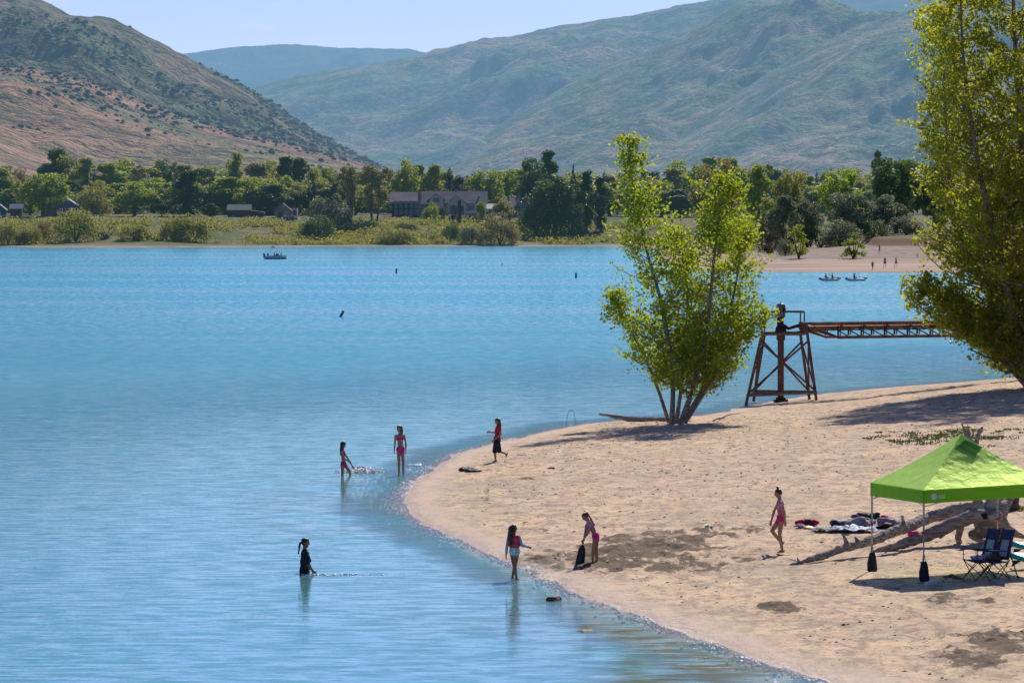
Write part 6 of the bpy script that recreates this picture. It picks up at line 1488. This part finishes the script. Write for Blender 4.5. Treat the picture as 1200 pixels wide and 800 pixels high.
gable(t, hx(524.5), hx(546), -3.2, 3, -1, hz(237.5), hz(228.5), 'y', 'cream_wall', 'slate_roof', .6, 'gable_roof'); gable(t, hx(503), hx(520), -.5, 4, -1, hz(233), hz(226), 'y', 'cream_wall', 'slate_roof', .5, 'gable_roof')
for a_, b_, y_, c_ in ((524.5, 546, -3.86, (237.5, 228.0)), (503, 520, -1.06, (233, 225.6))):
    xm = (hx(a_)+hx(b_))/2; MB().tube([(hx(a_)-.6, y_, hz(c_[0])-.25), (xm, y_, hz(c_[1])+.1), (hx(b_)+.6, y_, hz(c_[0])-.25)], .14, 4).build('bargeboard', M['white_trim'], t)
m_ = MB(); m_.box((hx(492), -1.2, (hz(252)+hz(226))/2), (1.2, 1.2, hz(226)-hz(252)+1)).build('stone_pillar', M['stone_wall'], t); MB().box((hx(497.5), -.2, (hz(252)+hz(239))/2), (2.0, 2.4, hz(239)-hz(252)+.8)).build('stone_bay', M['stone_wall'], t)
MB().box((hx(497.5), -.3, hz(238.5)), (2.5, 3.2, .25)).build('bay_roof', M['white_trim'], t)
for px in (464, 470, 476, 482, 487.5): win(t, hx(px), hz(240), 1.1, 1.9, 0, frame='dark_timber'); win(t, hx(px), hz(248.5), 1.1, 1.6, 0, frame='dark_timber')
MB().box((hx(475), -1.2, hz(244.5)), (7.5, 2.2, .2)).build('balcony', M['dark_timber'], t)
win(t, hx(511.5), hz(234.5), 1.9, 1.3, -.5); win(t, hx(509), hz(242.5), 1.0, 1.1, 1.5); win(t, hx(517.5), hz(242.5), .7, 1.4, 1.5)
for px in (530, 535.5, 541): win(t, hx(px), hz(246), 1.05, 2.3, -3.2, frame='stone_wall')
for px, w_ in ((550, 1.2), (554, .7), (558, .7), (561.5, 1.2), (566, .8)): win(t, hx(px), hz(243.5), w_, 1.4, 1.5)
MB().box((hx(557), -1.0, hz(249)), (6.2, 4.5, .25)).build('terrace', M['white_trim'], t)
m_ = MB()
for k in range(9): m_.box((hx(549)+k*.75, -3.2, hz(250.2)), (.07, .07, 1.0))
m_.box((hx(557)+0, -3.2, hz(248.2)), (6.2, .08, .08)).build('railing', M['white_trim'], t)
MB().box((hx(534), 6, hz(223.5)), (.5, .7, 1.0)).build('chimney', M['stone_wall'], t); MB().box((hx(562), 5, hz(229)), (.5, .5, .8)).build('roof_vent', M['white_trim'], t)
# stone retaining wall
Pw = np.array([(560-600)/F*1390, 1390., fgh((560-600)/F*1390, 1390.)]); wl_ = thing('retaining_wall', 'low reddish stone retaining wall with dark openings below the ranch house terrace', 'wall', Pw)
MB().box((-1.0, 0, .2), (22, .6, 2.2)).build('wall', M['block'], wl_)
for k in range(7): MB().box((-9+k*2.7, -.32, .4), (1.0, .1, 1.1)).build('opening', M['dark_timber'], wl_)
# grey house right of it
YG = 1425.; t = thing('grey_house', 'grey house with two chimneys partly hidden between garden trees', 'house', ((612-600)/F*YG, YG, fgh(12/F*YG, YG)))
gable(t, -4.5, 4.5, 0, 9, -1, 3.2, 5.6, 'x', 'grey_wall', 'slate_roof'); gable(t, 1.5, 6.5, -2.5, 3, -1, 3.0, 4.9, 'y', 'grey_wall', 'slate_roof', .4, 'gable_roof')
MB().box((-4.2, 1, 5.6), (.7, .7, 2.0)).build('chimney', M['stone_wall'], t); MB().box((-.9, 1, 6.2), (.7, .7, 1.8)).build('chimney', M['stone_wall'], t)
for x_ in (-3, -.8): win(t, x_, 1.6, 1.1, 1.3, 0)
win(t, 4, 1.4, 1.3, 1.3, -2.5)
t = thing('white_pavilion', 'small building with a bright flat white roof right of the ranch house', 'pavilion', ((576-600)/F*1412, 1412., fgh(-24/F*1412, 1412.)))
MB().box((0, 0, 1.2), (2.6, 3, 3.4)).build('wall', M['grey_wall'], t); MB().add([(-1.8, -2, 2.6), (1.8, -2, 2.6), (1.5, 2, 4.1), (-1.5, 2, 4.1), (-1.8, -2, 2.8), (1.8, -2, 2.8), (1.5, 2, 4.3), (-1.5, 2, 4.3)], [(0, 3, 2, 1), (4, 5, 6, 7), (0, 1, 5, 4), (1, 2, 6, 5), (2, 3, 7, 6), (3, 0, 4, 7)]).build('roof', M['light_tarp'], t)
def hut(name, label, cat, px, Yh, x0, x1, dep, ze, zr, ax, wall, roof):
    x_ = (px-600)/F*Yh; t = thing(name, label, cat, (x_, Yh, fgh(x_, Yh))); gable(t, x0, x1, 0, dep, -1, ze, zr, ax, wall, roof, .35); return t
t = hut('barn', 'low dark barn with a green roof and a lean-to at its right end', 'barn', 280, 1396., -3.3, 3.3, 6, 2.0, 3.5, 'x', 'barn_red', 'green_roof')
MB().add([(3.4, -.3, 2.0), (7.6, -.3, 1.3), (7.6, 5, 1.3), (3.4, 5, 2.0), (3.4, -.3, 2.15), (7.6, -.3, 1.45), (7.6, 5, 1.45), (3.4, 5, 2.15)], [(0, 3, 2, 1), (4, 5, 6, 7), (0, 1, 5, 4), (1, 2, 6, 5)]).build('lean_to_roof', M['metal_roof'], t)
MB().box((5.3, 1.5, .3), (3.8, 2.4, 2.2)).build('lean_to_wall', M['barn_red'], t); MB().box((-.8, -.05, .7), (1.4, .1, 1.7)).build('door', M['dark_timber'], t)
t = hut('garden_shed', 'small brown gabled shed with a tan roof on the lawn', 'shed', 332, 1394., -2.5, 2.2, 5, 2.1, 4.0, 'y', 'brown_wall', 'tan_roof'); MB().box((-1.0, -.05, .6), (1.0, .1, 1.7)).build('door', M['dark_timber'], t); win(t, .9, 1.2, .6, .6, 0)
x_ = (344.5-600)/F*1400; t = thing('trailer', 'white box trailer parked right of the brown shed', 'trailer', (x_, 1400., fgh(x_, 1400.)))
MB().box((.0, 0, 1.5), (2.3, 4, 2.4)).build('body', M['white_wall'], t); MB().box((.35, -2.03, 1.3), (.7, .06, 1.5)).build('door', M['dark_timber'], t); MB().box((-.6, -2.03, 1.8), (.6, .06, .6)).build('window', M['far_glass'], t)
for e in (-.9, .9): MB().tube([(e-.12, -1, .3), (e+.12, -1, .3)], .3, 12).build('wheel', M['dark_timber'], t, True)
x_ = (338-600)/F*1386; t = heap('rock_pile', 'pile of pale rocks in front of the brown shed', 'rocks', (x_, 1386., fgh(x_, 1386.)), (3.6, 2.4, 1.2), 'block', 51, 0, 6)
t = hut('cottage', 'cottage with a pale gabled roof left of the weeping willow', 'cottage', 78, 1404., -3.5, 4.0, 8, 2.4, 5.0, 'y', 'grey_wall', 'metal_roof')
for x_ in (-1.6, .2, 2.0): win(t, x_, 1.6, .9, 1.2, 0)
MB().box((-5.5, 2, 1.1), (3.8, 4, 2.6)).build('side_wing', M['brown_wall'], t); MB().box((-5.5, 2, 2.6), (4.3, 4.6, .3)).build('wing_roof', M['metal_roof'], t)
t = hut('garden_shed', 'small red brown shed with a pale metal roof, left of the wide dark tree', 'shed', 19, 1402., -1.7, 1.7, 4, 2.2, 3.4, 'x', 'barn_red', 'metal_roof'); MB().box((0, -.05, .8), (.9, .1, 1.7)).build('door', M['dark_timber'], t)
t = hut('green_shed', 'green shed cut by the left edge, half behind bushes', 'shed', -1, 1385., -1.6, 1.9, 4, 2.3, 3.7, 'y', 'green_wall', 'metal_roof'); MB().box((.2, -.05, .8), (.8, .1, 1.6)).build('door', M['white_wall'], t)
x_ = (538.5-600)/F*1375; t = thing('dead_tree', 'bare dark dead tree trunk standing on the bank before the ranch house', 'dead tree', (x_, 1375., fgh(x_, 1375.)-.5))
MB().tube([(0, 0, 0), (.1, 0, 4), (-.05, 0, 8.0)], [.62, .5, .45], 8, .12).build('trunk', M['dead_wood'], t, True); MB().tube([(.0, 0, 5.0), (.9, 0, 6.4)], [.2, .08], 6).build('branch', M['dead_wood'], t, True)
x_ = (478-600)/F*1388; t = thing('picnic_table', 'white picnic table on the lawn before the dark timber wing', 'table', (x_, 1388., fgh(x_, 1388.)))
MB().box((0, 0, .8), (3.0, .9, .12)).build('tabletop', M['white_trim'], t)
for e in (-1, 1): MB().box((0, e*.75, .45), (3.0, .3, .08)).build('bench', M['white_trim'], t); MB().box((e*1.1, 0, .4), (.14, 1.5, .8)).build('leg', M['white_trim'], t)
x_ = (374-600)/F*1382; t = thing('bench', 'white bench on the grass right of the barn', 'bench', ((312-600)/F*1382, 1382., fgh((312-600)/F*1382, 1382.)))
MB().box((0, 0, .5), (1.8, .5, .1)).build('seat', M['white_trim'], t)
for e in (-.7, .7): MB().box((e, 0, .25), (.1, .45, .5)).build('leg', M['white_trim'], t)
MB().box((0, .25, .85), (1.8, .08, .4)).build('backrest', M['white_trim'], t)

# ------------------------------------------------------------------ splashes and sparkling wash
M['foam'] = simple('white_foam', (.85, .87, .88), .3, (.7, .76, .8), 20, spec=.8)
def splash(name, label, px, py, w_, d_, hh, n_, seed, smax=.035):
    P = plane(px, py); rr = random.Random(seed); m_ = MB()
    for i in range(n_):
        m_.ell((rr.gauss(0, w_*.4), rr.gauss(0, d_*.35), abs(rr.gauss(0, hh*.5))), [rr.uniform(.3, 1)*smax*k for k in (2.0, 1.6, .35)], 6, 4, None, 0, i)
    return tag(m_.build(name, M['foam'], None, True, P), label, 'splash')
splash('water_splash', 'white splash of water in front of the smaller pink bikini girl', 425, 552.5, .75, 1.2, .12, 150, 1, .05); splash('water_splash', 'thin line of splash drops before the wader in black', 396, 673, 1.1, .35, .02, 60, 2, .028)
splash('water_splash', 'small white wavelet breaking at the shore right of the taller girl', 487, 545, .3, .8, .03, 50, 3, .05); splash('water_splash', 'glittering wavelet beside the legs of the taller bikini girl', 484, 566, .5, 1.6, .03, 90, 4, .035)
heap('float_toy', 'small dark float toy bobbing in the white splash', 'toy', plane(423, 552), (.28, .25, .16), 'redplastic', 61)
# wash along the waterline: white specks standing in for foam and sun glints
r = np.random.default_rng(44); V = []; n_ = 0; Cs = []; S_ = []
sp_ = np.array([plane(*p_)[:2] for p_ in catmull(SH, 30)])
for i in range(len(sp_)-1):
    a_, b_ = sp_[i], sp_[i+1]; ln = np.linalg.norm(b_-a_); 
    if a_[1] < 74 or a_[1] > 175: continue
    dns = 60*(.15+1.6*max(0, fbm(np.array([a_[0]*1.1]), np.array([a_[1]*.45]), 3, 31)[0]-.42)*2.2)
    for k in range(int(ln*dns*2.0)):
        u = r.random(); q_ = a_+(b_-a_)*u; nrm_ = np.array([-(b_-a_)[1], (b_-a_)[0]])/max(ln, 1e-6); nrm_ *= (1 if nrm_[0] < 0 else -1)
        o_ = abs(r.normal())*.22 if r.random() < .96 else r.uniform(.2, 1.0)
        q_ = q_+nrm_*(o_-.05); Cs.append((q_[0], q_[1], .004)); S_.append((.006+.020*r.random()**3)*(1 if o_ < 1 else .7))
Cs = np.array(Cs); S_ = np.array(S_); n_ = len(Cs)
V = base[None]*S_[:, None, None]*np.array([2.6, 2.4, .28])*r.uniform(.6, 1.4, (n_, 6, 1))+Cs[:, None]
tag(npmesh('shore_foam_glints', V.reshape(-1, 3), (bf[None]+np.arange(n_)[:, None, None]*6).reshape(-1, 3), M['foam']), 'white specks for foam and painted sun glints along the waterline', 'foam', kind='stuff')
